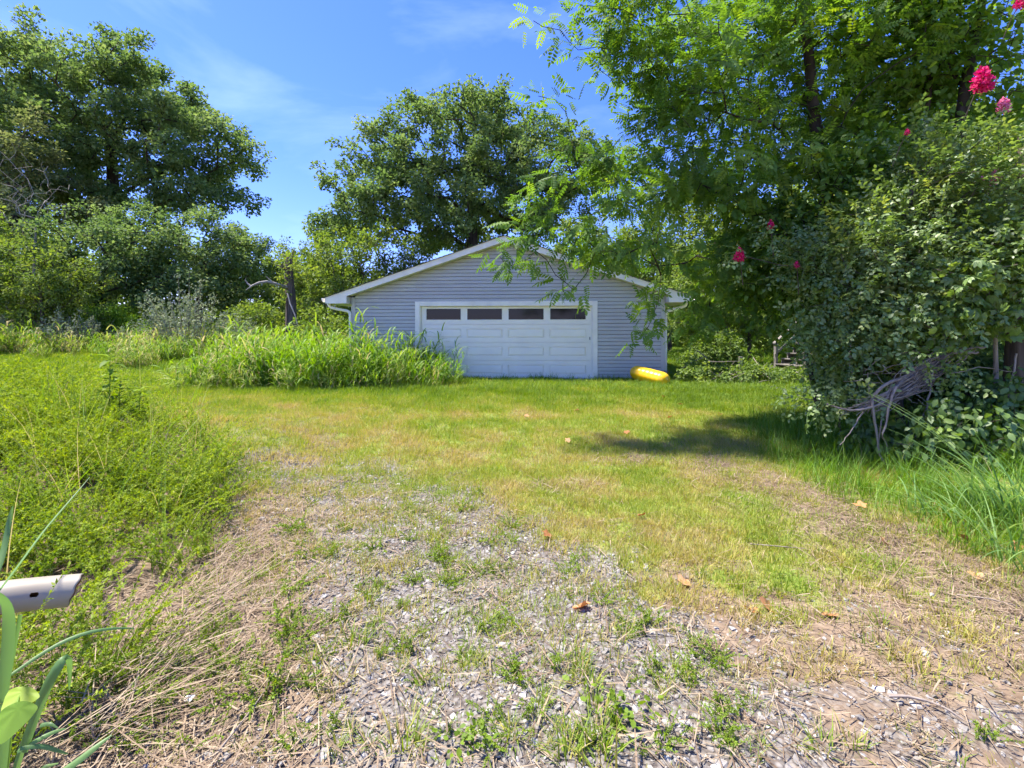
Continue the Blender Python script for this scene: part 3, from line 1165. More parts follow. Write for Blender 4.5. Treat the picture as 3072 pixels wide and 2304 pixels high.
def grow(clusters, trunk, r_tip, rng, step=.7, expo=2.3, sag=.0, jitter=.08, rmin_trunk=None):
    """wood that reaches every cluster; returns chains for tubes()"""
    pos = [np.array(p, float) for p in trunk]
    par = [-1] + list(range(len(trunk) - 1))
    base = pos[0]
    top_k = len(trunk)
    order = np.argsort(np.linalg.norm(clusters - np.array(trunk[-1]), axis=1) * .6 + clusters[:, 2] * .1 + np.min(np.linalg.norm(clusters[:, None] - np.array(trunk)[None], axis=2), axis=1))
    depth = [0.0]
    for i in range(1, len(pos)):
        depth.append(depth[-1] + np.linalg.norm(pos[i] - pos[i - 1]))
    first = max(1, int(len(trunk) * .35))
    PA = np.array(pos)
    for ci in order:
        c = clusters[ci]
        A = np.array(pos)
        dd = np.linalg.norm(A - c, axis=1)
        rise = np.maximum(0, A[:, 2] - c[2] + .15 * dd)      # prefer to come from below
        cost = dd + .12 * np.array(depth) + .8 * rise
        cost[:first] += 1e6
        k = int(np.argmin(cost))
        seg = max(1, int(math.ceil(dd[k] / step)))
        a = pos[k]
        bend = rng.normal(size=3) * jitter * dd[k]
        last = k
        for s in range(1, seg + 1):
            t = s / seg
            q = a + (c - a) * t + bend * math.sin(PI * t) + np.array([0, 0, -sag * math.sin(PI * t) * dd[k]])
            pos.append(q)
            par.append(last)
            depth.append(depth[last] + np.linalg.norm(q - pos[last]))
            last = len(pos) - 1
    n = len(pos)
    rad = np.zeros(n)
    acc = np.zeros(n)
    kids = [[] for _ in range(n)]
    for i in range(n - 1, -1, -1):
        rad[i] = max(r_tip, acc[i] ** (1 / expo))
        if par[i] >= 0:
            acc[par[i]] += rad[i] ** expo
            kids[par[i]].append(i)
    if rmin_trunk is not None:
        for i in range(top_k):
            rad[i] = max(rad[i], rmin_trunk[0] + (rmin_trunk[1] - rmin_trunk[0]) * i / max(1, top_k - 1))
    chains = []
    stack = [(0, None)]
    while stack:
        s, p = stack.pop()
        ch = ([p] if p is not None else []) + [s]
        i = s
        while kids[i]:
            ks = sorted(kids[i], key=lambda q: -rad[q])
            for q in ks[1:]:
                stack.append((q, i))
            i = ks[0]
            ch.append(i)
        if len(ch) > 1:
            R = rad[ch].copy()
            if p is not None:
                R[0] = min(R[0], R[1] * 1.15)
            chains.append((np.array([pos[q] for q in ch]), R))
    return chains


def fill(envs, n, rng, mind, shell=.35):
    """cluster centres inside a union of ellipsoids (centre, radii), kept mind apart, more of them near the surface"""
    C = np.array([e[0] for e in envs], float)
    R = np.array([e[1] for e in envs], float)
    w = np.prod(R, axis=1) ** .8
    out = np.zeros((0, 3))
    tries = 0
    while len(out) < n and tries < 60:
        tries += 1
        k = rng.choice(len(envs), size=n, p=w / w.sum())
        q = rand_unit(rng, n)
        rr = rng.uniform(0, 1, n) ** shell
        p = C[k] + q * rr[:, None] * R[k]
        for c in p:
            if len(out) == 0 or np.min(np.sum((out - c) ** 2, axis=1)) > mind * mind:
                out = np.vstack([out, c])
                if len(out) >= n:
                    break
    return out


def leaves_at(clusters, per, rad, size, rng, template, spread=(1, 1, .75), outward=.6, down=.25, up=.9, tint_c=.16, centre=None, tint0=.5, tint_hi=0.0):
    """leaf copies about each cluster centre; returns pos, R, scale, tint"""
    n = len(clusters)
    k = np.repeat(np.arange(n), per)
    off = rand_unit(rng, len(k)) * (rng.uniform(0, 1, len(k)) ** .45)[:, None] * rad
    off *= np.array(spread)
    pos = clusters[k] + off
    ctr = clusters.mean(0) if centre is None else np.array(centre)
    o = pos - ctr
    o /= np.linalg.norm(o, axis=1)[:, None] + 1e-6
    yv = off / (rad + 1e-6) * .7 + o * outward + rng.normal(size=(len(k), 3)) * .5 + np.array([0, 0, -down])
    nv = rng.normal(size=(len(k), 3)) * .55 + np.array([0, 0, up]) + o * .35
    R = rot_from(yv, nv)
    sc = size * rng.uniform(.65, 1.3, len(k))
    ct = rng.normal(0, tint_c, n)
    tint = np.clip(tint0 + ct[k] + rng.normal(0, .13, len(k)), 0.02, .955)
    return pos, R, sc, tint


def tree(name, label, cat, base, trunk, envs, n, per, crad, size, leaf, bark, seed, template=None, group=None, mind=None, r_tip=.012,
         step=.8, spread=(1, 1, .75), down=.25, outward=.6, up=.9, tint0=.5, tint_c=.16, parts=0, part_name='leaf', shell=.4, rmin=None, sag=0.0, expo=2.3, jitter=.08, crown_name='crown', extra=None, boughs=None):
    """a tree: tapered trunk and limbs, and a crown of single leaves"""
    rng = np.random.default_rng(seed)
    base = np.array(base, float)
    if boughs:
        # foliage masses on boughs with open air between them
        bc = fill(envs, boughs[0], rng, boughs[1], shell)
        k = rng.integers(0, len(bc), n)
        cl = bc[k] + rand_unit(rng, n) * (rng.uniform(0, 1, n) ** .5 * boughs[2])[:, None] * np.array([1, 1, .8])
    else:
        cl = fill(envs, n, rng, mind or crad * .75, shell)
    if extra is not None:
        cl = np.vstack([cl, np.array(extra, float)])
    chains = grow(cl, trunk, r_tip, rng, step=step, sag=sag, rmin_trunk=rmin, expo=expo, jitter=jitter)
    root = empty(name, base, label, cat, group)
    V, F = tubes(chains, 6)
    mk_obj('trunk', mk_mesh('trunk', V - base, F, bark, smooth=True), root)
    T, TF = template if template is not None else leaf_simple()
    pos, R, sc, tint = leaves_at(cl, per, crad, size, rng, T, spread, outward, down, up, tint_c, tint0=tint0)
    if parts:
        d = np.linalg.norm(pos - np.array([0, 0, EYE]), axis=1)
        u = pos[:, 0] / pos[:, 1] * FPX + 1536
        v = HORIZON - (pos[:, 2] - EYE) / pos[:, 1] * FPX
        d = d + 1e3 * ((u < 20) | (u > 3050) | (v < 20) | (v > 2280))
        big = np.argsort(d / sc)[:parts]
        mes = []
        for q in range(5):
            me = mk_mesh(part_name, T, TF, leaf, tint=np.full(len(T), .3 + .14 * q))
            mes.append(me)
        for j, b in enumerate(big):
            o = mk_obj(part_name, mes[int(np.clip((tint[b] - .23) / .14, 0, 4))], root)
            M4 = Matrix(R[b].tolist()).to_4x4()
            o.matrix_local = Matrix.Translation(Vector((pos[b] - base).tolist())) @ M4 @ Matrix.Scale(float(sc[b]), 4)
        keep = np.ones(len(pos), bool)
        keep[big] = False
        pos, R, sc, tint = pos[keep], R[keep], sc[keep], tint[keep]
    V, F, t = stamp(T, TF, pos, R, sc, tint)
    c = mk_obj(crown_name, mk_mesh(crown_name, V - base, F, leaf, tint=t), root)
    if parts:
        c['kind'] = 'stuff'
    return root


def copy_thing(src, loc, rz, scale, label, group=None, name=None):
    r = src.copy()
    COL.objects.link(r)
    if name:
        r.name = name
    r.location = [float(c) for c in loc]
    r.rotation_euler = (0, 0, rz)
    r.scale = scale if isinstance(scale, (tuple, list)) else (scale,) * 3
    if label:
        r['label'] = label
    if group:
        r['group'] = group
    for ch in list(src.children):
        c = ch.copy()
        COL.objects.link(c)
        c.parent = r
        for g2 in ch.children:
            d = g2.copy()
            COL.objects.link(d)
            d.parent = c
    return r


# ---- scatter of small growth and stones: one object each, copies placed by geometry nodes
def scatter(name, label, cat, protos, pts, rot, scl, idx, itint):
    col = bpy.data.collections.new(name + '_kinds')
    for i, me in enumerate(protos):
        o = bpy.data.objects.new('%s_kind_%02d' % (name, i), me)
        col.objects.link(o)
    me = bpy.data.meshes.new(name)
    n = len(pts)
    me.vertices.add(n)
    me.vertices.foreach_set('co', np.asarray(pts, np.float32).ravel())
    for nm, ty, key, val in (('rot', 'FLOAT_VECTOR', 'vector', rot), ('scl', 'FLOAT', 'value', scl), ('idx', 'INT', 'value', idx), ('itint', 'FLOAT', 'value', itint)):
        at = me.attributes.new(nm, ty, 'POINT')
        at.data.foreach_set(key, np.asarray(val, np.int32 if ty == 'INT' else np.float32).ravel())
    o = mk_obj(name, me)
    tag(o, label, cat, kind='stuff')
    ng = bpy.data.node_groups.new(name, 'GeometryNodeTree')
    ng.interface.new_socket('Geometry', in_out='INPUT', socket_type='NodeSocketGeometry')
    ng.interface.new_socket('Geometry', in_out='OUTPUT', socket_type='NodeSocketGeometry')
    gi, go = ng.nodes.new('NodeGroupInput'), ng.nodes.new('NodeGroupOutput')
    ip = ng.nodes.new('GeometryNodeInstanceOnPoints')
    ci = ng.nodes.new('GeometryNodeCollectionInfo')
    ci.inputs['Collection'].default_value = col
    ci.inputs['Separate Children'].default_value = True
    ci.inputs['Reset Children'].default_value = True

    def named(nm, ty):
        a = ng.nodes.new('GeometryNodeInputNamedAttribute')
        a.data_type = ty
        a.inputs['Name'].default_value = nm
        return a.outputs['Attribute']
    L = ng.links
    L.new(gi.outputs[0], ip.inputs['Points'])
    L.new(ci.outputs[0], ip.inputs['Instance'])
    ip.inputs['Pick Instance'].default_value = True
    L.new(named('idx', 'INT'), ip.inputs['Instance Index'])
    er = ng.nodes.new('FunctionNodeEulerToRotation')
    L.new(named('rot', 'FLOAT_VECTOR'), er.inputs[0])
    L.new(er.outputs[0], ip.inputs['Rotation'])
    L.new(named('scl', 'FLOAT'), ip.inputs['Scale'])
    L.new(ip.outputs[0], go.inputs[0])
    md = o.modifiers.new('scatter', 'NODES')
    md.node_group = ng
    return o


def blade_geo(base, az, length, lean, width, seg=3, curl=1.0, rng=None, tipf=.08):
    """one grass blade: strip that leans over and bends; returns V (2*seg+1) and faces"""
    d = np.array([math.cos(az), math.sin(az), 0.0])
    side = np.array([-math.sin(az), math.cos(az), 0.0])
    V = []
    p = np.array(base, float)
    ang = lean
    for i in range(seg + 1):
        t = i / seg
        w = width * (1 - t ** 1.6) * .5 + width * tipf * .5
        if i == seg:
            V.append(p.copy())
        else:
            V.append(p - side * w)
            V.append(p + side * w)
        p = p + (d * math.sin(ang) + np.array([0, 0, math.cos(ang)])) * length / seg
        ang += curl / seg
    F = []
    for i in range(seg - 1):
        F.append((2 * i, 2 * i + 1, 2 * i + 3))
        F.append((2 * i, 2 * i + 3, 2 * i + 2))
    F.append((2 * seg - 2, 2 * seg - 1, 2 * seg))
    return np.array(V), np.array(F)


def tuft_mesh(name, rng, n, rad, h0, h1, width, mat, lean=.5, curl=.9, seg=3, dry=.12, t0=0.0):
    Vs, Fs, ts, b = [], [], [], 0
    for _ in range(n):
        a = rng.uniform(0, 2 * PI)
        r = rad * math.sqrt(rng.uniform(0, 1))
        az = a + rng.normal(0, .8)
        V, F = blade_geo((r * math.cos(a), r * math.sin(a), -.004), az, rng.uniform(h0, h1), abs(rng.normal(0, lean)), width * rng.uniform(.6, 1.2), seg, rng.uniform(.2, 1) * curl)
        Vs.append(V)
        Fs.append(F + b)
        t = t0 + rng.normal(0, .10) + (.45 if rng.uniform() < dry else 0)
        ts.append(np.full(len(V), t))
        b += len(V)
    return mk_mesh(name, np.concatenate(Vs), np.concatenate(Fs), mat, tint=np.concatenate(ts))


def stem_weed_mesh(name, rng, stems, h0, h1, leafl, per, mat, spread=.7, t0=0.0):
    """bushy weed: thin arching stems set with many tiny leaves"""
    Vs, Fs, ts, b = [], [], [], 0
    T, TF = leaf_simple(.38, .05, .1)
    for _ in range(stems):
        az = rng.uniform(0, 2 * PI)
        ln = rng.uniform(h0, h1)
        ang = abs(rng.normal(0, spread * .5)) + .1
        p = np.array([rng.normal(0, .03), rng.normal(0, .03), -.01])
        d2 = np.array([math.cos(az), math.sin(az), 0])
        pts = [p.copy()]
        m = 10
        for i in range(m):
            p = p + (d2 * math.sin(ang) + np.array([0, 0, math.cos(ang)])) * ln / m
            ang += rng.uniform(.0, .16) * spread * 1.4
            pts.append(p.copy())
        pts = np.array(pts)
        V, F = tubes([(pts, np.linspace(.0022, .0008, len(pts)))], 3)
        Fs.append(np.concatenate([F[:, [0, 1, 2]], F[:, [0, 2, 3]]]) + b)
        Vs.append(V)
        ts.append(np.full(len(V), .15))
        b += len(V)
        tt = rng.uniform(.12, 1, per)
        i0 = np.minimum((tt * m).astype(int), m - 1)
        pos = pts[i0] + (pts[i0 + 1] - pts[i0]) * (tt * m - i0)[:, None]
        dirs = pts[i0 + 1] - pts[i0]
        dirs /= np.linalg.norm(dirs, axis=1)[:, None]
        yv = dirs * .7 + rand_unit(rng, per) * .8
        R = rot_from(yv, rng.normal(size=(per, 3)) * .5 + np.array([0, 0, 1.0]))
        V, F, t = stamp(T, TF, pos, R, leafl * rng.uniform(.6, 1.3, per), t0 + rng.normal(0, .12, per) + .12 * tt)
        Vs.append(V)
        Fs.append(F + b)
        ts.append(t)
        b += len(V)
    return mk_mesh(name, np.concatenate(Vs), np.concatenate(Fs), mat, tint=np.concatenate(ts))


def cane_grass_mesh(name, rng, culms, h0, h1, leaves, mat, leafl=.55, width=.022, rad=.22, lean=.16):
    """tall grass: upright stems with long arching leaves"""
    Vs, Fs, ts, b = [], [], [], 0
    for _ in range(culms):
        a = rng.uniform(0, 2 * PI)
        r = rad * math.sqrt(rng.uniform())
        p0 = np.array([r * math.cos(a), r * math.sin(a), 0])
        h = rng.uniform(h0, h1)
        az = rng.uniform(0, 2 * PI)
        ln = abs(rng.normal(0, lean))
        top = p0 + np.array([math.cos(az) * math.sin(ln), math.sin(az) * math.sin(ln), math.cos(ln)]) * h * .8
        pts = np.array([p0 + (top - p0) * t for t in np.linspace(0, 1, 4)])
        V, F = tubes([(pts, np.linspace(.005, .002, 4))], 3)
        Vs.append(V)
        Fs.append(np.concatenate([F[:, [0, 1, 2]], F[:, [0, 2, 3]]]) + b)
        ct = rng.normal(0, .08)
        ts.append(np.full(len(V), .1 + ct))
        b += len(V)
        for i in range(leaves):
            t = (i + rng.uniform(.2, 1)) / leaves
            V, F = blade_geo(p0 + (top - p0) * t, rng.uniform(0, 2 * PI), leafl * rng.uniform(.6, 1.15) * (1 - .25 * t), rng.uniform(.25, .7), width * rng.uniform(.7, 1.2), 5, rng.uniform(1.2, 2.3))
            Vs.append(V)
            Fs.append(F + b)
            ts.append(np.full(len(V), ct + rng.normal(0, .09) + (.5 if rng.uniform() < .05 + .12 * (t < .2) else 0)))
            b += len(V)
    return mk_mesh(name, np.concatenate(Vs), np.concatenate(Fs), mat, tint=np.concatenate(ts))


# ------------------------------------------------------------------ trees beyond the lawn
def env(u, v, Z, ru, rv, ry):
    """ellipsoid seen at photograph position (u,v), depth Z, radii ru,rv in pixels there, ry metres deep"""
    return (P(u, v, Z), np.array([ru * Z / FPX, ry, rv * Z / FPX]))


def trunk_line(base, top, n=7, bend=.3, seed=0):
    r = np.random.default_rng(seed)
    b, t = np.array(base, float), np.array(top, float)
    off = r.normal(size=3) * bend
    off[2] = 0
    return [b + (t - b) * s + off * math.sin(PI * s) for s in np.linspace(0, 1, n)]


def on_ground(x, y, dz=-.1):
    return np.array([x, y, float(gh(x, y)) + dz])


OAK = leaf_lobed()
LF2 = leaf_simple(.75, .14, .12)
LF = leaf_simple(.6, .12, .12)


def big_trees():
    Z = 29.0
    b = on_ground(P(300, 1000, Z)[0], Z)
    tree('oak_tree', 'huge oak at the left edge of the photo, reaching highest into the sky', 'tree', b, trunk_line(b, P(330, 420, Z), 9, .5, 1),
         [env(270, 330, Z, 240, 200, 5.0), env(570, 490, Z, 165, 175, 4.2), env(480, 290, Z, 110, 110, 3.5), env(40, 330, Z, 190, 210, 5.0), env(250, 560, Z, 330, 150, 4.5), env(640, 590, Z, 110, 60, 3)],
         1300, 72, .6, .2, MAT['oak'], MAT['bark_dark'], 21, LF2, r_tip=.020, step=1.2, boughs=(135, 1.6, 1.2), rmin=(.55, .25), tint0=.5, shell=.5, down=.1)
    Z = 26.0
    b = on_ground(P(1425, 1000, Z)[0], Z)
    tree('oak_tree', 'tall spreading oak rising straight behind the garage roof', 'tree', b, trunk_line(b, P(1412, 450, Z), 9, .2, 2),
         [env(1400, 450, Z, 240, 160, 4.2), env(1190, 570, Z, 210, 120, 4), env(1640, 510, Z, 190, 130, 4), env(1400, 640, Z, 370, 110, 4), env(1470, 345, Z, 150, 70, 3), env(1030, 660, Z, 110, 70, 3), env(1170, 440, Z, 80, 60, 2.5)],
         1200, 66, .48, .17, MAT['oak'], MAT['bark_dark'], 22, LF2, r_tip=.018, step=1.0, boughs=(130, 1.25, 1.0), rmin=(.42, .2), tint0=.48, shell=.5, down=.1)
    # paler tree leaning in from the left edge, and a dark rounded one in front of the oak
    Z = 24.0
    b = on_ground(P(40, 1000, Z)[0], Z)
    tree('oak_tree', 'pale leafy tree at the far left in front of the huge oak', 'tree', b, trunk_line(b, P(60, 560, Z), 7, .4, 3),
         [env(40, 500, Z, 190, 160, 3.5), env(120, 640, Z, 160, 120, 3), env(-120, 560, Z, 160, 220, 3)],
         360, 56, .5, .16, MAT['oak_pale'], MAT['bark'], 23, LF2, r_tip=.015, step=1.0, boughs=(55, 1.1, .8), rmin=(.3, .12), tint0=.5, shell=.6)
    Z = 23.0
    b = on_ground(P(610, 1000, Z)[0], Z)
    tree('oak_tree', 'dark rounded tree between the huge oak and the dead snag', 'tree', b, trunk_line(b, P(610, 780, Z), 6, .3, 4),
         [env(610, 760, Z, 130, 105, 2.6), env(520, 830, Z, 120, 90, 2.4), env(690, 840, Z, 90, 80, 2.2)],
         320, 56, .45, .14, MAT['oak'], MAT['bark_dark'], 24, LF2, r_tip=.014, step=.9, boughs=(55, .8, .7), rmin=(.22, .1), tint0=.55, shell=.6)
    Z = 21.0
    b = on_ground(P(330, 1000, Z)[0], Z)
    tree('oak_tree', 'broad dark tree filling the shade below the huge oak', 'tree', b, trunk_line(b, P(340, 760, Z), 6, .3, 5),
         [env(330, 740, Z, 190, 120, 2.6), env(200, 830, Z, 170, 90, 2.2), env(450, 840, Z, 140, 100, 2.2)],
         400, 56, .46, .14, MAT['oak'], MAT['bark_dark'], 25, LF2, r_tip=.014, step=.9, boughs=(70, .8, .7), rmin=(.25, .1), tint0=.42, shell=.6)


big_trees()


def woodland():
    """smaller trees closing the view, four kinds copied and turned"""
    kinds = []
    specs = [((0, 0, 5.0), (2.6, 2.4, 3.0), .55), ((0, 0, 4.2), (3.2, 2.8, 2.4), .5), ((0, 0, 6.0), (2.2, 2.2, 4.0), .45)]
    for i, (c, r, t0) in enumerate(specs):
        e = [(np.array(c), np.array(r)), (np.array(c) + [1.2, .3, -1.4], np.array(r) * .62), (np.array(c) + [-1.3, -.4, -1.2], np.array(r) * .6)]
        kinds.append(tree('woodland_tree', None, 'tree', (0, 0, 0), trunk_line((0, 0, -.1), (0.2, 0, c[2]), 6, .3, 30 + i), e, 300, 34, .42, .17,
                          MAT['wood_leaf'], MAT['bark'], 40 + i, LF, r_tip=.012, step=.9, rmin=(.14, .06), tint0=t0, shell=.6, boughs=(48, .8, .75)))
    spots = [
        # u, Z, kind, scale, label
        (760, 27, 0, .82, 'yellow-green tree just left of the dead snag'),
        (935, 25, 1, .85, 'low bushy tree between the dead snag and the garage eave'),
        (1080, 22.5, 1, .98, 'pale bushy tree rising just above the left roof slope'),
        (1230, 23.5, 2, .74, 'slim tree showing above the middle of the left roof slope'),
        (690, 31, 2, .80, 'distant tree seen in the gap beside the huge oak'),
        (860, 33, 1, 1.05, 'distant tree low in the sky gap behind the dead snag'),
        (1000, 34, 0, 1.0, 'distant tree low in the sky gap near the garage eave'),
        (2010, 27, 2, 1.05, 'tall woodland tree right behind the right garage corner'),
        (2170, 24, 0, 1.12, 'woodland tree behind the brush heap'),
        (2320, 28, 1, 1.45, 'wide woodland tree beyond the wooden steps'),
        (2440, 22, 0, 1.15, 'woodland tree directly behind the wooden steps'),
        (2600, 20, 2, 1.12, 'woodland tree hidden behind the myrtle thicket'),
        (2750, 18, 0, 1.35, 'bright woodland tree behind the middle of the thicket'),
        (2930, 17, 2, 1.15, 'bright tall woodland tree at the right edge of the photo'),
        (3080, 15, 1, 1.40, 'woodland tree cut by the right edge of the photo'),
        (1900, 31, 1, 1.35, 'distant woodland tree behind the right roof slope'),
        (2080, 20, 1, .72, 'low leafy tree beside the brush heap'),
        (2250, 19, 1, .66, 'low leafy tree left of the wooden steps'),
        (2860, 13.5, 0, .95, 'leafy tree standing close behind the pink flower clusters'),
        (-60, 19, 1, .90, 'leafy tree cut by the left edge of the photo'),
        (130, 18, 1, .62, 'low light green tree below the bare sapling'),
        (1740, 30, 0, 1.2, 'distant woodland tree behind the roof ridge'),
    ]
    used = set()
    rr = random.Random(8)
    for u, Z, k, s, lab in spots:
        x = (u - 1536) / FPX * Z
        loc = on_ground(x, Z, -.15)
        rz = rr.uniform(0, 6.28)
        sc = (s * rr.uniform(.92, 1.1), s * rr.uniform(.92, 1.1), s)
        if k not in used:
            used.add(k)
            o = kinds[k]
            o.location = loc.tolist()
            o.rotation_euler = (0, 0, rz)
            o.scale = sc
            o['label'] = lab
            o['group'] = 'woodland trees round the clearing'
        else:
            copy_thing(kinds[k], loc, rz, sc, lab, 'woodland trees round the clearing')


woodland()


def far_wood():
    """the wood beyond, one mass of foliage"""
    rng = np.random.default_rng(77)
    pts = []
    for _ in range(760):
        a = rng.uniform(-62, 62)
        d = rng.uniform(38, 52)
        x, y = d * math.sin(math.radians(a)) * 1.15, d * math.cos(math.radians(a)) + 4
        top = 3.6 + 1.6 * math.sin(a * .35) + 1.0 * math.sin(a * .93 + 1) + (4.5 if a > 14 else 0) + (5.5 if a < -34 else 0)
        pts.append((x, y, .2 + top * rng.uniform(0, 1) ** .8))
    for _ in range(900):
        a = rng.uniform(-62, 62)
        d = rng.uniform(36, 46)
        pts.append((d * math.sin(math.radians(a)) * 1.15, d * math.cos(math.radians(a)) + 4, rng.uniform(.2, 3.4)))
    cl = np.array(pts)
    pos, R, sc, tint = leaves_at(cl, 46, 1.35, .46, rng, None, tint0=.42)
    T, TF = LF
    V, F, t = stamp(T, TF, pos, R, sc, tint)
    o = mk_obj('forest', mk_mesh('forest', V, F, MAT['wood_leaf'], tint=t))
    tag(o, 'distant wood closing the view all round the clearing', 'forest', kind='stuff')


far_wood()


def snag():
    Z = 19.0
    b = on_ground(P(872, 1000, Z)[0], Z)
    root = empty('dead_tree', b, 'broken dead tree trunk with splintered top and one pale limb', 'dead tree')
    rng = np.random.default_rng(4)
    ctr = [P(872, 1075, Z), P(874, 960, Z), P(872, 905, Z), P(868, 860, Z), P(866, 820, Z), P(866, 790, Z), P(868, 775, Z)]
    pts = np.array([ctr[0] + (np.array(ctr[0]) * 0)] + ctr[1:])
    rad = np.array([.30, .22, .17, .18, .14, .13, .06])
    V, F = tubes([(pts, rad)], 12)
    V = V + rng.normal(size=V.shape) * .035
    mk_obj('trunk', mk_mesh('trunk', V - b, F, MAT['snag'], smooth=False), root)

    def limb(nm, uvz, r, mat, jit=.0):
        p = np.array([P(*q) for q in uvz])
        V, F = tubes([(p, np.array(r))], 7)
        mk_obj(nm, mk_mesh(nm, V - b, F, mat, smooth=True), root)
    limb('splinter', [(872, 790, 19), (876, 770, 19), (879, 757, 18.95), (884, 743, 18.9)], [.07, .045, .025, .004], MAT['snag'])
    limb('splinter', [(864, 795, 19), (856, 779, 19), (850, 772, 19), (844, 768, 19)], [.06, .04, .025, .006], MAT['snag'])
    limb('splinter', [(852, 810, 18.9), (848, 800, 18.8), (847, 785, 18.8)], [.06, .05, .01], MAT['snag'])
    limb('broken_branch', [(860, 806, 19), (842, 799, 18.8), (822, 793, 18.7)], [.05, .03, .01], MAT['snag'])
    limb('pale_limb', [(866, 862, 19), (845, 857, 18.7), (822, 850, 18.4), (800, 845, 18.2), (778, 848, 18.0), (757, 857, 17.9), (738, 870, 17.8)], [.08, .065, .06, .055, .05, .04, .01], MAT['snag_limb'])
    limb('pale_limb', [(752, 858, 17.9), (742, 850, 17.9), (736, 840, 17.9), (739, 829, 17.9)], [.04, .03, .02, .006], MAT['snag_limb'])
    limb('pale_limb', [(822, 852, 18.4), (810, 840, 18.3), (796, 827, 18.2)], [.04, .025, .006], MAT['snag_limb'])
    limb('leaning_stick', [(862, 880, 18.5), (870, 910, 18.3), (885, 945, 18.1), (893, 975, 18)], [.03, .03, .025, .02], MAT['snag_limb'])
    # vine leaves clinging to the stump
    cl = np.array([P(u, v, 18.7) for u, v in ((850, 830), (846, 850), (850, 875), (858, 800), (866, 775), (888, 800), (842, 900))])
    pos, R, sc, tint = leaves_at(cl, 45, .28, .12, rng, None, tint0=.7)
    V, F, t = stamp(*LF, pos, R, sc, tint)
    mk_obj('clinging_vine', mk_mesh('clinging_vine', V - b, F, MAT['wood_leaf'], tint=t), root)


snag()


def bare_sapling():
    Z = 19.0
    b = on_ground(P(110, 1000, Z)[0], Z)
    root = empty('bare_sapling', b, 'leafless pale-barked sapling at the left edge', 'sapling')
    rng = np.random.default_rng(14)
    cl = fill([env(90, 600, Z, 120, 130, 1.6), env(30, 480, Z, 60, 60, 1)], 90, rng, .4, .8)
    ch = grow(cl, trunk_line(b, P(108, 680, Z), 6, .15, 3), .007, rng, step=.5, rmin_trunk=(.07, .04), jitter=.16)
    V, F = tubes(ch, 5)
    mk_obj('trunk', mk_mesh('trunk', V - b, F, MAT['snag_limb'], smooth=True), root)


bare_sapling()


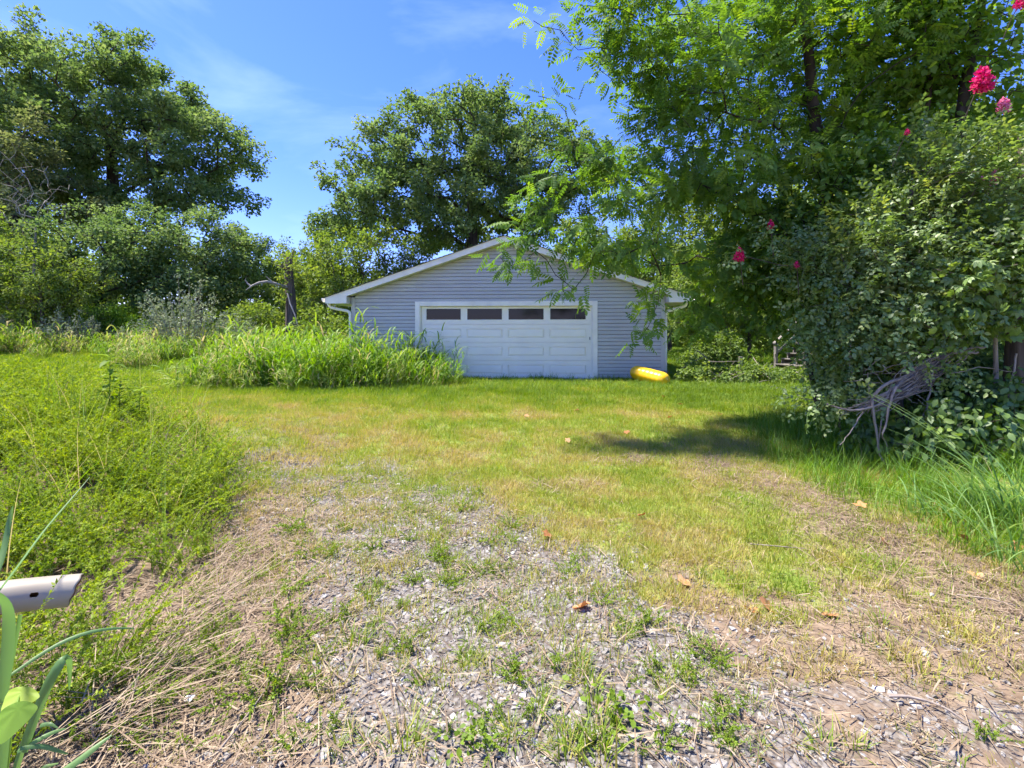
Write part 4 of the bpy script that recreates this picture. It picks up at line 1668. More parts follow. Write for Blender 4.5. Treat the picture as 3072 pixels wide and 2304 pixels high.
def shrubs():
    # silver shrubs: upright shoots set with small pale leaves
    def silver(seed, n, h, w):
        rng = np.random.default_rng(seed)
        root = empty('silver_shrub', (0, 0, 0), None, 'shrub', 'silver shrubs along the edge of the lawn')
        ch, pos, dirs = [], [], []
        for _ in range(n):
            a = rng.uniform(0, 2 * PI)
            r = w * math.sqrt(rng.uniform())
            p0 = np.array([r * .5 * math.cos(a), r * .5 * math.sin(a), 0])
            p1 = np.array([r * math.cos(a) + rng.normal(0, .1), r * math.sin(a), h * rng.uniform(.5, 1) * (1 - .35 * (r / w) ** 2)])
            pts = np.array([p0 + (p1 - p0) * t + np.array([0, 0, .08 * math.sin(PI * t)]) for t in np.linspace(0, 1, 5)])
            ch.append((pts, np.linspace(.014, .004, 5)))
            m = 75
            t = rng.uniform(.15, 1, m)
            pos.append(p0 + (p1 - p0) * t[:, None] + rng.normal(size=(m, 3)) * .045)
        pos = np.concatenate(pos)
        V, F = tubes(ch, 4)
        mk_obj('stem', mk_mesh('stem', V, F, MAT['dead'], smooth=True), root)
        k = len(pos)
        R = rot_from(rng.normal(size=(k, 3)) + np.array([0, 0, .5]), rng.normal(size=(k, 3)) + np.array([0, 0, .4]))
        V, F, t = stamp(*leaf_simple(.6, .08, .05), pos, R, .085 * rng.uniform(.6, 1.3, k), rng.uniform(.1, .9, k))
        mk_obj('crown', mk_mesh('crown', V, F, MAT['silver'], tint=t), root)
        return root
    A = silver(1, 52, 2.7, 1.35)
    B = silver(2, 30, 1.9, .95)
    spots = [(A, 565, 17.0, 1.12, 'largest silver-leaved shrub, behind the left end of the tall grass'),
             (B, 290, 18.2, .75, 'low silver shrub in front of the bright green bush'),
             (B, 705, 17.6, .85, 'silver shrub between the largest silver one and the dead snag'),
             (A, 95, 18.5, .92, 'tall silver shoots under the bare sapling at the left edge'),
             (B, 200, 17.0, .95, 'small silver shrub near the left edge, beside the bright green bush'),
             (B, 405, 17.0, .62, 'small silver shrub directly in front of the bright green bush')]
    used = set()
    for i, (src, u, Z, s, lab) in enumerate(spots):
        loc = on_ground((u - 1536) / FPX * Z, Z, -.03)
        if src.name not in used:
            used.add(src.name)
            src.location = loc.tolist()
            src.scale = (s,) * 3
            src['label'] = lab
        else:
            copy_thing(src, loc, i * 1.3, s, lab)
    # bright green weeping bush
    Z = 19.0
    b = on_ground(P(335, 1000, Z)[0], Z)
    tree('bright_bush', 'bright yellow-green rounded bush behind the silver shrubs', 'bush', b, trunk_line(b, P(335, 960, Z), 4, .05, 6),
         [env(330, 950, Z, 75, 46, 1.0), env(290, 985, Z, 60, 30, .8), env(380, 975, Z, 60, 36, .8)], 150, 60, .26, .11, MAT['bright'], MAT['bark'], 51, leaf_simple(.3, .05, .2),
         r_tip=.006, step=.3, mind=.16, down=.7, tint0=.55, rmin=(.05, .03), shell=.5)
    # undergrowth shrubs
    spec = [(60, 19.5, 80, 95, 'light green leafy shrub under the bare sapling at the left edge', 52, 'wood_leaf', .62),
            (480, 20.0, 80, 50, 'dull green shrub behind the silver shrubs under the dark trees', 53, 'wood_leaf', .45),
            (760, 19.5, 75, 70, 'green shrub left of the foot of the dead snag', 54, 'wood_leaf', .55),
            (960, 18.0, 80, 80, 'leafy shrub between the dead snag and the garage downspout', 55, 'wood_leaf', .6),
            (1020, 15.5, 45, 60, 'shrub crowding the left side wall of the garage', 56, 'wood_leaf', .5),
            (2150, 17.5, 70, 60, 'brushy green shrub right of the garage corner', 57, 'wood_leaf', .35),
            (2560, 15.5, 80, 110, 'dark shrub between the wooden steps and the myrtle', 58, 'oak', .4),
            (2700, 13.0, 90, 120, 'dark shrub behind the lower middle of the thicket', 59, 'oak', .4),
            (2900, 11.5, 110, 150, 'dark shrub behind the right part of the thicket', 60, 'oak', .4),
            (2690, 7.2, 140, 150, 'shaded shrub right behind the bare branch tangle', 64, 'oak', .4),
            (2880, 6.6, 150, 160, 'shaded shrub behind the seedlings at the right', 65, 'oak', .4)]
    for u, Z, ru, rv, lab, seed, mt, t0 in spec:
        x = (u - 1536) / FPX * Z
        b = on_ground(x, Z)
        vb = HORIZON + (EYE - b[2]) / Z * FPX
        tree('shrub', lab, 'shrub', b, trunk_line(b, P(u, vb - rv * .9, Z), 4, .1, seed), [env(u, vb - rv * .95, Z, ru, rv, .9), env(u - ru * .6, vb - rv * .55, Z, ru * .7, rv * .6, .8), env(u + ru * .6, vb - rv * .5, Z, ru * .7, rv * .55, .8)],
             110, 44, .34, .12, MAT[mt], MAT['bark'], seed, LF, r_tip=.007, step=.4, rmin=(.05, .03), tint0=t0, shell=.6, group='shrubs under the trees')


shrubs()


def brush_heap():
    """heap of cut branches and weeds right of the garage"""
    rng = np.random.default_rng(91)
    b = G(2210, 1148)
    root = empty('brush_heap', b, 'heap of cut brush and dry branches on the lawn right of the garage', 'brush heap')
    ch = []
    for i in range(70):
        a = rng.uniform(0, 2 * PI)
        c = np.array([rng.normal(0, .75), rng.normal(0, .35), abs(rng.normal(0, .22)) + .06])
        d = np.array([math.cos(a), math.sin(a) * .5, rng.normal(.15, .3)])
        L_ = rng.uniform(.4, 1.0)
        pts = np.array([c + d * L_ * (t - .5) + np.array([0, 0, .05 * math.sin(3 * t + i)]) for t in np.linspace(0, 1, 5)])
        pts[:, 2] = np.maximum(pts[:, 2], .02)
        ch.append((pts, np.linspace(.014, .004, 5)))
    V, F = tubes(ch, 5)
    mk_obj('cut_branches', mk_mesh('cut_branches', V, F, MAT['dead'], smooth=True), root)['kind'] = 'stuff'
    cl = np.stack([rng.normal(0, .85, 120), rng.normal(0, .35, 120), np.abs(rng.normal(0, .2, 120)) + .08], -1)
    pos, R, sc, tint = leaves_at(cl, 42, .2, .085, rng, None, tint0=.42)
    V, F, t = stamp(*LF, pos, R, sc, tint)
    mk_obj('foliage', mk_mesh('foliage', V, F, MAT['wood_leaf'], tint=t), root)
    # old post and stump standing in the heap
    p = G(2222, 1120)
    o = MB().box(-.05, .05, -.05, .05, -.3, .55).build('fence_post', MAT['deckwood'], None, loc=p, bevel=.006)
    tag(o, 'short weathered post standing in the brush heap', 'post')


brush_heap()


# ------------------------------------------------------------------ near trees and thicket on the right
COMP = compound()
SPRAY = twig_spray()
PALM = palmate()
OVAL = leaf_oval(.62, .07, .2)


def near_trees():
    b = on_ground(5.35, 7.4)
    tr = [b, P(2545, 1000, 7.4), P(2500, 760, 7.4), P(2480, 600, 7.35), P(2455, 450, 7.3), P(2440, 320, 7.2), P(2425, 150, 7.1), P(2400, -60, 7.0)]
    tips = [P(u, v, z) for u, v, z in ((1615, 288, 6.2), (1665, 300, 6.3), (1600, 62, 6.2), (1680, 90, 6.2), (1735, 150, 6.3), (1700, 340, 6.3), (1740, 15, 6.2), (1500, 770, 6.2), (1520, 800, 6.2), (1560, 715, 6.3), (1600, 620, 6.4),
                                       (1560, 660, 6.3), (1700, 850, 6.3), (1720, 870, 6.35), (1640, 780, 6.3), (1580, 780, 6.2), (1640, 620, 6.4), (1920, 1010, 6.7), (1945, 980, 6.7), (1965, 930, 6.7), (1930, 890, 6.8), (1980, 860, 6.8), (1720, 440, 6.5), (1690, 480, 6.5),
                                       (1640, 540, 6.4), (1580, 590, 6.4), (1720, 700, 6.4), (1680, 730, 6.35))]
    tree('honey_locust_tree', 'tree with feathery compound leaves overhanging the right half of the garage', 'tree', b, tr,
         [env(2330, 130, 7.2, 330, 230, 1.5), env(2040, 230, 6.7, 190, 190, 1.1), env(1900, 70, 6.4, 110, 100, .7), env(2080, 560, 6.9, 290, 120, 1.1), env(1850, 690, 6.7, 200, 105, .8), env(1760, 640, 6.5, 150, 90, .6), env(1950, 760, 6.8, 130, 80, .6), env(2080, 810, 7.0, 110, 90, .7),
          env(2320, 790, 7.3, 240, 180, 1.1), env(2100, 920, 7.2, 70, 55, .5), env(2240, 420, 7.2, 330, 130, 1.3), env(2600, 180, 7.3, 260, 230, 1.2), env(1800, 560, 6.6, 90, 70, .6)],
         720, 11, .27, .19, MAT['near_leaf'], MAT['bark_dark'], 61, COMP, r_tip=.0045, step=.35, boughs=(132, .48, .42), rmin=(.13, .06), spread=(1, 1, .6), outward=.45, down=.05, up=1.3,
         tint0=.55, tint_c=.17, parts=300, part_name='compound_leaf', shell=.55, expo=2.5, jitter=.12, crown_name='foliage', extra=tips)
    b = on_ground(6.45, 6.7)
    tr = [b, P(2860, 1000, 6.7), P(2862, 700, 6.7), P(2870, 450, 6.7), P(2895, 260, 6.7), P(2930, 90, 6.7), P(2960, -80, 6.7)]
    tree('mulberry_tree', 'dark-trunked broad-leaved tree rising above the pink flowers at the right', 'tree', b, tr,
         [env(2900, 100, 6.8, 260, 180, 1.2), env(2720, 40, 6.9, 170, 130, 1.0), env(2960, 380, 7.0, 160, 170, .9), env(2700, 330, 7.3, 180, 110, .9)],
         190, 30, .36, .105, MAT['near_leaf'], MAT['bark_dark'], 62, OVAL, r_tip=.005, step=.35, mind=.24, rmin=(.10, .05), tint0=.58, parts=120, part_name='leaf', shell=.6, crown_name='foliage', jitter=.12)
    b = on_ground(5.75, 6.9)
    tr = [b, P(2680, 1000, 6.9), P(2720, 760, 6.9), P(2770, 420, 6.9), P(2790, 250, 6.9), P(2800, 60, 6.9), P(2810, -80, 6.9)]
    tree('slender_tree', 'slender dark sapling stem between the two larger near trunks', 'tree', b, tr,
         [env(2790, 120, 6.9, 120, 160, .7), env(2760, 420, 6.9, 110, 90, .6)], 60, 26, .32, .10, MAT['near_leaf'], MAT['bark_dark'], 63, OVAL, r_tip=.005, step=.35, mind=.24, rmin=(.045, .03), tint0=.6, shell=.7)


near_trees()


def filler_saplings():
    b = on_ground(4.7, 6.9)
    tr = [b, P(2420, 1050, 6.9), P(2440, 850, 6.85), P(2450, 700, 6.8), P(2470, 560, 6.8)]
    tree('hackberry_sapling', 'mid-green broad-leaved sapling filling the gap between the near tree and the myrtle', 'tree', b, tr,
         [env(2430, 640, 6.7, 190, 130, .8), env(2590, 500, 6.7, 150, 100, .7), env(2330, 860, 6.9, 130, 110, .7), env(2420, 960, 6.8, 100, 80, .6)],
         230, 26, .3, .095, MAT['near_leaf'], MAT['bark_dark'], 66, OVAL, r_tip=.004, step=.3, boughs=(60, .36, .32), rmin=(.04, .02), tint0=.42, tint_c=.2, parts=100, part_name='leaf', shell=.6, crown_name='foliage', jitter=.12, down=.45)


filler_saplings()


def flower_cluster(root, base, pos, size, mat, rng, n=150):
    """cone of crumpled petals"""
    p = rng.normal(size=(n, 3))
    p /= np.linalg.norm(p, axis=1)[:, None]
    p *= rng.uniform(.55, 1, n)[:, None]
    hgt = (p[:, 2] + 1) / 2
    w = (1.05 - .75 * hgt)
    q = np.stack([p[:, 0] * w, p[:, 1] * w, p[:, 2] * 1.15], -1) * size
    R = rot_from(rng.normal(size=(n, 3)), rng.normal(size=(n, 3)))
    V, F, t = stamp(*leaf_oval(.9, .2, .2), q + np.array(pos) - base, R, size * rng.uniform(.18, .34, n), rng.uniform(.1, .95, n))
    return mk_obj('flower_cluster', mk_mesh('flower_cluster', V, F, mat, tint=t), root)


def thicket():
    b = on_ground(4.95, 5.75)
    tr = [b, P(2690, 1150, 5.7), P(2680, 950, 5.7), P(2690, 760, 5.7), P(2740, 560, 5.6)]
    tips = [P(u, v, z) for u, v, z in ((2400, 1195, 5.2), (2440, 1200, 5.2), (2500, 1170, 5.2), (2540, 1150, 5.2), (2480, 1215, 5.25), (2560, 1190, 5.2), (2420, 1030, 5.5), (2240, 770, 5.7), (2310, 690, 5.7), (2390, 800, 5.6), (2480, 1010, 5.5),
                                       (2620, 640, 5.5), (2740, 420, 5.5), (2800, 390, 5.5), (2850, 430, 5.4), (2780, 1090, 5.0), (2830, 1080, 5.0), (2790, 1010, 5.1), (2810, 1130, 5.0))]
    t = tree('crape_myrtle', 'dark green crape myrtle with pink flower clusters at the right', 'shrub', b, tr,
             [env(2680, 760, 5.7, 250, 150, .8), env(2860, 560, 5.6, 190, 130, .8), env(2540, 960, 5.6, 130, 170, .6), env(2900, 760, 5.4, 170, 130, .6), env(2720, 950, 5.5, 160, 130, .6), env(2560, 760, 5.7, 170, 90, .6)],
             360, 14, .25, .22, MAT['myrtle'], MAT['bark'], 71, SPRAY, r_tip=.004, step=.3, mind=.19, rmin=(.05, .03), outward=.6, down=.1, up=1.0, tint0=.48, tint_c=.18, parts=220, part_name='leafy_twig',
             shell=.55, expo=2.6, jitter=.12, crown_name='foliage', extra=tips)
    rng = np.random.default_rng(72)
    for u, v, z, s, m in ((2948, 240, 5.3, .135, 'petal'), (3012, 316, 5.3, .085, 'petal_pale'), (2985, 532, 5.1, .072, 'petal_pale'), (2946, 536, 5.1, .03, 'petal_pale'), (2218, 766, 5.6, .085, 'petal'), (2312, 676, 5.6, .058, 'petal'),
                          (2722, 396, 5.4, .04, 'petal'), (2390, 793, 5.5, .04, 'petal'), (3062, 5, 5.3, .08, 'petal')):
        f = flower_cluster(t, b, P(u, v, z), s, MAT[m], rng, int(120 + 1900 * s))
        # stalk
        p1 = P(u, v, z)
        p0 = p1 + np.array([.12 if u < 2500 else -.05, .15, -.35])
        V, F = tubes([(np.array([p0, (p0 + p1) / 2 + [0, 0, .03], p1]) - b, np.array([.006, .005, .004]))], 5)
        mk_obj('flower_stalk', mk_mesh('flower_stalk', V, F, MAT['bark'], smooth=True), t)
    # creeper hanging over the right end
    b = on_ground(5.6, 5.2)
    tr = [b, P(2990, 1200, 5.1), P(2985, 1000, 5.05), P(2960, 860, 5.0)]
    tree('creeper', 'five-fingered creeper hanging over the right end of the thicket', 'creeper', b, tr,
         [env(2920, 860, 5.0, 150, 110, .4), env(3030, 760, 5.0, 90, 130, .4), env(2790, 940, 5.1, 110, 90, .35), env(3030, 950, 4.9, 80, 70, .3)],
         130, 14, .2, .085, MAT['creeper'], MAT['dead'], 73, PALM, r_tip=.003, step=.25, mind=.14, rmin=(.03, .015), outward=.2, down=.7, up=.6, tint0=.55, parts=160, part_name='creeper_leaf', shell=.7, crown_name='foliage')
    # low leafy saplings in the shade below
    for i, (u, v, Z, ru, rv, ry, lab, n, t0) in enumerate((
            (2870, 1310, 4.75, 190, 120, .45, 'leafy green seedlings under the creeper behind the tall grass clump', 150, .42),
            (2660, 1330, 5.3, 130, 70, .35, 'low leafy seedlings under the bare branch tangle', 80, .35),
            (3020, 1200, 5.0, 90, 90, .35, 'shaded leafy seedlings below the creeper at the right edge', 70, .35),
            (2530, 1120, 5.9, 80, 80, .4, 'shaded ivy-like leaves at the left foot of the thicket', 60, .35))):
        x = (u - 1536) / FPX * Z
        b = on_ground(x, Z)
        tree('seedling_patch', lab, 'seedlings', b, trunk_line(b, P(u, v + rv * .3, Z), 4, .05, 80 + i), [env(u, v, Z, ru, rv, ry), env(u + ru * .3, v + rv * .5, Z, ru, rv * .6, ry)],
             n, 16, .16, .082, MAT['creeper'], MAT['bark'], 82 + i, OVAL, r_tip=.003, step=.2, mind=.1, rmin=(.012, .008), outward=.1, down=.7, up=.6, tint0=t0, shell=.7, parts=60 if i == 0 else 0, part_name='leaf', crown_name='foliage')
    # dark trunk at the right edge behind the creeper
    b = on_ground(6.2, 5.55)
    root = empty('old_trunk', b, 'dark old trunk wrapped in vines at the right edge', 'trunk')
    pts = np.array([b, P(3060, 1150, 5.5), P(3055, 950, 5.5), P(3068, 700, 5.5), P(3085, 400, 5.5)])
    V, F = tubes([(pts, np.array([.17, .14, .12, .11, .08]))], 10)
    V = V + np.random.default_rng(3).normal(size=V.shape) * .008
    mk_obj('trunk', mk_mesh('trunk', V - b, F, MAT['snag'], smooth=True), root)
    for j in range(5):
        s = np.linspace(0, 1, 14)
        q = np.array([b + (P(3070, 560, 5.5) - b) * t + np.array([math.cos(5 * t + j) * .15, math.sin(5 * t + j) * .15 - .04, 0]) for t in s])
        V, F = tubes([(q, np.full(14, .009))], 5)
        mk_obj('vine_stem', mk_mesh('vine_stem', V - b, F, MAT['dead'], smooth=True), root)


thicket()


def branch_tangle():
    """bare, greyish dead vines and branches spilling out of the thicket"""
    rng = np.random.default_rng(95)
    b = G(2660, 1420)
    root = empty('branch_tangle', b, 'tangle of bare grey dead branches spilling from the thicket', 'branches')

    def put(uvz, r0, r1, nm='branch', mat='dead', n=10, jit=.006):
        k = np.array([P(*q) for q in uvz])
        t = np.linspace(0, 1, len(k))
        s = np.linspace(0, 1, max(n, 2 * len(k)))
        pts = np.stack([np.interp(s, t, k[:, i]) for i in range(3)], -1)
        for _ in range(2):
            pts[1:-1] = (pts[:-2] + 2 * pts[1:-1] + pts[2:]) / 4
        pts[1:-1] += rng.normal(size=pts[1:-1].shape) * jit
        V, F = tubes([(pts, np.linspace(r0, r1, len(pts)))], 6)
        mk_obj(nm, mk_mesh(nm, V - b, F, MAT[mat], smooth=True), root)
    # the thick ones
    put([(2860, 1060, 5.2), (2780, 1110, 5.0), (2700, 1180, 4.9), (2620, 1225, 4.85), (2560, 1238, 4.85), (2480, 1212, 4.95)], .018, .010)
    put([(2800, 1080, 5.1), (2720, 1130, 4.95), (2660, 1150, 4.9), (2625, 1180, 4.85), (2610, 1220, 4.85), (2630, 1280, 4.85), (2632, 1340, 4.85), (2645, 1385, 4.85), (2668, 1403, 4.85)], .020, .008)
    put([(2700, 1150, 4.9), (2665, 1190, 4.85), (2668, 1230, 4.8), (2655, 1280, 4.8), (2640, 1312, 4.8), (2662, 1340, 4.8)], .016, .007)
    put([(2690, 1175, 4.95), (2650, 1200, 4.9), (2645, 1260, 4.9), (2635, 1330, 4.9)], .012, .006)
    put([(2590, 1235, 4.9), (2560, 1285, 4.85), (2520, 1335, 4.8)], .008, .004)
    put([(2805, 1100, 4.95), (2790, 1180, 4.9), (2770, 1240, 4.9), (2745, 1315, 4.9)], .010, .007)
    put([(2550, 1030, 5.3), (2548, 1080, 5.3), (2560, 1125, 5.3)], .010, .008)
    put([(2830, 1062, 5.1), (2890, 1058, 5.05), (2935, 1056, 5.0)], .016, .013)
    put([(2880, 1050, 5.1), (2920, 1044, 5.05), (2960, 1040, 5.0)], .011, .010)
    put([(2660, 1020, 5.2), (2720, 1050, 5.1), (2770, 1065, 5.1)], .008, .006)
    put([(2640, 1065, 5.2), (2740, 1055, 5.1), (2800, 1050, 5.1)], .005, .004)
    put([(2730, 1080, 5.1), (2650, 1110, 5.0), (2590, 1125, 5.0)], .006, .003)
    put([(2850, 1120, 4.9), (2950, 1100, 4.8), (3040, 1115, 4.8)], .006, .003)
    put([(3050, 1060, 4.9), (3040, 1120, 4.9), (3010, 1235, 4.9)], .010, .008)
    # the mass of thinner ones running together
    for i in range(64):
        o = rng.normal(size=2)
        a = rng.uniform(0, 1)
        k = [(2870 + 26 * o[0], 1052 + 20 * o[1], 5.15), (2790 + 24 * o[0], 1105 + 22 * o[1], 5.0), (2710 + 24 * o[0], 1165 + 22 * o[1], 4.92 + rng.normal(0, .05)), (2630 + 20 * rng.normal(), 1212 + 14 * rng.normal(), 4.88), (2570 + 40 * rng.normal(), 1232 + 16 * rng.normal(), 4.88)]
        i0 = rng.integers(0, 2)
        i1 = rng.integers(i0 + 3, 6)
        put(k[i0:i1], rng.uniform(.004, .009), .0025, 'twig', 'dead', 10, .012)
    for i in range(26):
        u, v = 2680 + rng.normal(0, 55), 1150 + rng.normal(0, 35)
        a = rng.uniform(0, 2 * PI)
        l = rng.uniform(50, 120)
        put([(u, v, 4.9), (u + l * .5 * math.cos(a), v + l * .4 * math.sin(a) + rng.normal(0, 8), 4.87), (u + l * math.cos(a), v + l * .6 * math.sin(a), 4.85)], .004, .0015, 'twig', 'dead', 7, .008)


branch_tangle()


# ------------------------------------------------------------------ grass, weeds, stones
def sample(n, x0, x1, y0, y1, f, seed):
    rng = np.random.default_rng(seed)
    x = rng.uniform(x0, x1, n)
    y = rng.uniform(y0, y1, n)
    inside = np.abs(x) < 1.22 * y + 1.0
    k = inside & (rng.uniform(0, 1, n) < f(x, y))
    return x[k], y[k], rng


def outside_garage(x, y):
    """clear of the garage floor"""
    c, s = math.cos(math.atan2(.5, 8.8)), math.sin(math.atan2(.5, 8.8))
    lx = (x + 4.59) * c - (y - 13.1) * s
    ly = (x + 4.59) * s + (y - 13.1) * c
    return ~((lx > -.03) & (lx < 8.84) & (ly > -.03) & (ly < 7.4))


def growth():
    rng = np.random.default_rng(100)
    lawn_k = [tuft_mesh('lawn_tuft', rng, 26, .075, .025, .07, .0042, MAT['grass'], .55, 1.0, 2) for _ in range(5)]

    def lay(name, label, cat, kinds, x, y, rg, smin, smax, it, dz=0.0, tilt=.08):
        n = len(x)
        pts = np.stack([x, y, gh(x, y) + dz], -1)
        rot = np.stack([rg.normal(0, tilt, n), rg.normal(0, tilt, n), rg.uniform(0, 2 * PI, n)], -1)
        return scatter(name, label, cat, kinds, pts, rot, rg.uniform(smin, smax, n), rg.integers(0, len(kinds), n), it)

    def rescale(nm, f):
        at = bpy.data.objects[nm].data.attributes['scl']
        v = np.zeros(len(f), np.float32)
        at.data.foreach_get('value', v)
        at.data.foreach_set('value', (v * f).astype(np.float32))

    X, Y, S, T = [], [], [], []
    for (n, x0, x1, y0, y1, s0, s1, sd) in ((13000, -3, 4.2, 1.9, 5.0, .65, 1.25, 1), (26000, -10, 7, 5.0, 10.5, .8, 1.6, 2), (26000, -20, 16, 10.0, 19, 1.1, 2.1, 3), (14000, -40, 30, 18, 42, 1.8, 3.4, 4)):
        x, y, rg = sample(n, x0, x1, y0, y1, f_lawn, sd)
        k = outside_garage(x, y)
        x, y = x[k], y[k]
        X.append(x)
        Y.append(y)
        S.append(rg.uniform(s0, s1, len(x)) * (1 + .5 * (1 - f_dry(x, y)) * (y > 8)))
        T.append(np.clip(.14 + .72 * f_dry(x, y) + rg.normal(0, .10, len(x)), .02, .95))
    x, y, s, t = map(np.concatenate, (X, Y, S, T))
    n = len(x)
    rg = np.random.default_rng(9)
    scatter('lawn_grass', 'short patchy lawn grass, parched in places', 'grass', lawn_k, np.stack([x, y, gh(x, y)], -1),
            np.stack([rg.normal(0, .08, n), rg.normal(0, .08, n), rg.uniform(0, 6.28, n)], -1), s, rg.integers(0, 5, n), t)
    # scattered tufts on the drive itself
    drive_k = [tuft_mesh('drive_tuft', rng, 22, .06, .02, .065, .004, MAT['grass'], .75, 1.0, 3, .3) for _ in range(4)]

    def f_tuft(x, y):
        m = np.maximum(f_gravel(x, y), f_straw(x, y)) * (1 - f_weed(x, y))
        return m * np.clip(.42 + .75 * wob(x, y, .55, 12), 0.05, 1) * (.6 + .4 * sstep(1.8, 4.5, y))
    x, y, rg = sample(15000, -5, 4, 1.2, 8.5, f_tuft, 12)
    lay('drive_grass', 'thin tufts of grass growing through the stone drive', 'grass', drive_k, x, y, rg, .5, 1.25, np.clip(rg.normal(.42, .22, len(x)), .02, .95))
    # straw
    def straw_mesh(nm, k, spread, l0, l1, w):
        Vs, Fs, ts, b = [], [], [], 0
        main = rng.uniform(0, PI)
        for _ in range(k):
            a = main + rng.normal(0, .75)
            p = np.array([rng.normal(0, spread), rng.normal(0, spread), rng.uniform(.001, .022)])
            V, F = blade_geo(p, a, rng.uniform(l0, l1), PI / 2 - rng.normal(.05, .1), w * rng.uniform(.6, 1.5), 2, rng.normal(0, .25), tipf=.5)
            Vs.append(V)
            Fs.append(F + b)
            ts.append(np.full(len(V), rng.uniform(.05, .95)))
            b += len(V)
        return mk_mesh(nm, np.concatenate(Vs), np.concatenate(Fs), MAT['straw'], tint=np.concatenate(ts))
    straw_k = [straw_mesh('straw_bits', 20, .08, .04, .15, .0024) for _ in range(5)]
    x, y, rg = sample(8000, -3.5, 4.5, 1.0, 7.0, lambda a, c: np.clip(f_straw(a, c) * .8 + .10 * f_gravel(a, c) + .03 + .25 * f_weed(a, c) * (c < 3.2), 0, 1), 13)
    lay('straw_litter', 'dry straw litter strewn along the edges of the drive', 'straw', straw_k, x, y, rg, .7, 1.5, rg.normal(0, .12, len(x)), tilt=.05)
    # gravel
    def stone_mesh(i):
        import bmesh
        bm = bmesh.new()
        bmesh.ops.create_icosphere(bm, subdivisions=1, radius=1)
        for v in bm.verts:
            v.co *= rng.uniform(.72, 1.15)
        me = bpy.data.meshes.new('stone')
        bm.to_mesh(me)
        bm.free()
        me.transform(Matrix.Diagonal((1, rng.uniform(.6, .95), rng.uniform(.4, .65), 1)))
        me.materials.append(MAT['gravel'])
        return me
    stone_k = [stone_mesh(i) for i in range(8)]
    x, y, rg = sample(84000, -3.2, 3.6, 1.2, 5.6, lambda a, c: f_gravel(a, c) * np.clip(1.15 - .55 * f_straw(a, c), 0, 1) * (1.05 - .12 * (c - 1.2)), 15)
    n = len(x)
    r = np.clip(rg.lognormal(math.log(.0078), .55, n), .004, .030)
    pts = np.stack([x, y, gh(x, y) - .12 * r + .002], -1)
    scatter('gravel', 'pale crushed limestone on the drive', 'gravel', stone_k, pts, rg.uniform(-.6, .6, (n, 3)) * np.array([1, 1, 5]), r, rg.integers(0, 8, n), np.clip(rg.normal(.55, .26, n), 0, 1))
    # low weeds left of the drive
    weed_k = [stem_weed_mesh('weed_plant', rng, 11, .26, .60, .0185, 88, MAT['weed'], .8) for _ in range(6)]

    def f_w(x, y):
        return f_weed(x, y) * np.clip(.62 + .5 * wob(x, y, .9, 19), .05, 1) * (.6 + .4 * sstep(1.6, 3.2, y))
    x, y, rg = sample(5200, -12, -1.0, 1.4, 8.2, f_w, 16)
    lay('weeds', 'mass of fine-leaved bright green weeds left of the drive', 'weeds', weed_k, x, y, rg, .55, 1.15, np.clip(.52 + .25 * wob(x, y, 1.1, 3) + rg.normal(0, .12, len(x)), .05, .95))
    rescale('weeds', (1 + .55 * sstep(-3.4, -6.0, x)) * (1 + .22 * wob(x, y, .9, 21)))
    # wiry taller stems standing out of the weeds
    wiry_k = [tuft_mesh('wiry_grass', rng, 9, .05, .45, .95, .005, MAT['tallgrass'], .45, .9, 5, .2) for _ in range(4)]
    x, y, rg = sample(620, -10, -1.6, 2.2, 8.0, lambda a, c: f_weed(a, c) * (.12 + .88 * sstep(-2.4, -4.2, a)), 17)
    lay('wiry_grass', 'wiry tall grass standing out of the weeds at the left', 'grass', wiry_k, x, y, rg, .65, 1.3, np.clip(rg.normal(.55, .18, len(x)), .05, .95))
    # tall grass against the garage
    cane_k = [cane_grass_mesh('tall_grass', rng, 7, .6, 1.5, 8, MAT['tallgrass'], .6, .026, .3, .2) for _ in range(6)]

    def f_t(x, y):
        fx = np.interp(x, [-8.2, -7.6, -5.5, -3.2, -2.0, -1.1], [11.2, 10.6, 10.35, 10.4, 10.8, 11.9])
        bx = np.interp(x, [-8.2, -6.5, -4.6, -4.5, -.6], [13.6, 15.6, 16.0, 12.85, 12.7])
        fx = fx + .38 * wob(x, y, .9, 10)
        return ((y > fx) & (y < bx) & (x > -8.1) & (x < -.95)).astype(float) * (1 - .55 * sstep(-2.6, -1.0, x)) * np.clip(.75 + .5 * wob(x, y, 1.3, 6), .2, 1)
    x, y, rg = sample(1150, -9, 0, 9.5, 17, f_t, 18)
    k = outside_garage(x, y - .15) & outside_garage(x, y + .15)
    x, y = x[k], y[k]
    lay('tall_grass', 'dense patch of tall arching green grass in front of the left of the garage', 'grass', cane_k, x, y, rg, .62, 1.0, np.clip(rg.normal(.50, .2, len(x)), .05, .98) + .1 * (x < -7), tilt=.18)
    scl_at = bpy.data.objects['tall_grass'].data.attributes['scl']
    vv = np.zeros(len(x), np.float32)
    scl_at.data.foreach_get('value', vv)
    fr = sstep(0, .7, y - np.interp(x, [-8.2, -7.6, -5.5, -3.2, -2.0, -1.1], [11.2, 10.6, 10.35, 10.4, 10.8, 11.9]))
    scl_at.data.foreach_set('value', (vv * (1.25 + .30 * wob(x, y, 1.7, 15)) * (.62 + .38 * fr)).astype(np.float32))
    # sparse grass at the foot of the door and wall
    x, y, rg = sample(900, -1.5, 4.8, 11.6, 12.8, lambda a, c: np.exp(-((c - (12.72 - .057 * a)) / .16) ** 2), 19)
    foot_k = [tuft_mesh('foot_grass', rng, 10, .05, .12, .34, .009, MAT['tallgrass'], .5, 1.3, 4, .1) for _ in range(3)]
    k = outside_garage(x, y + .05)
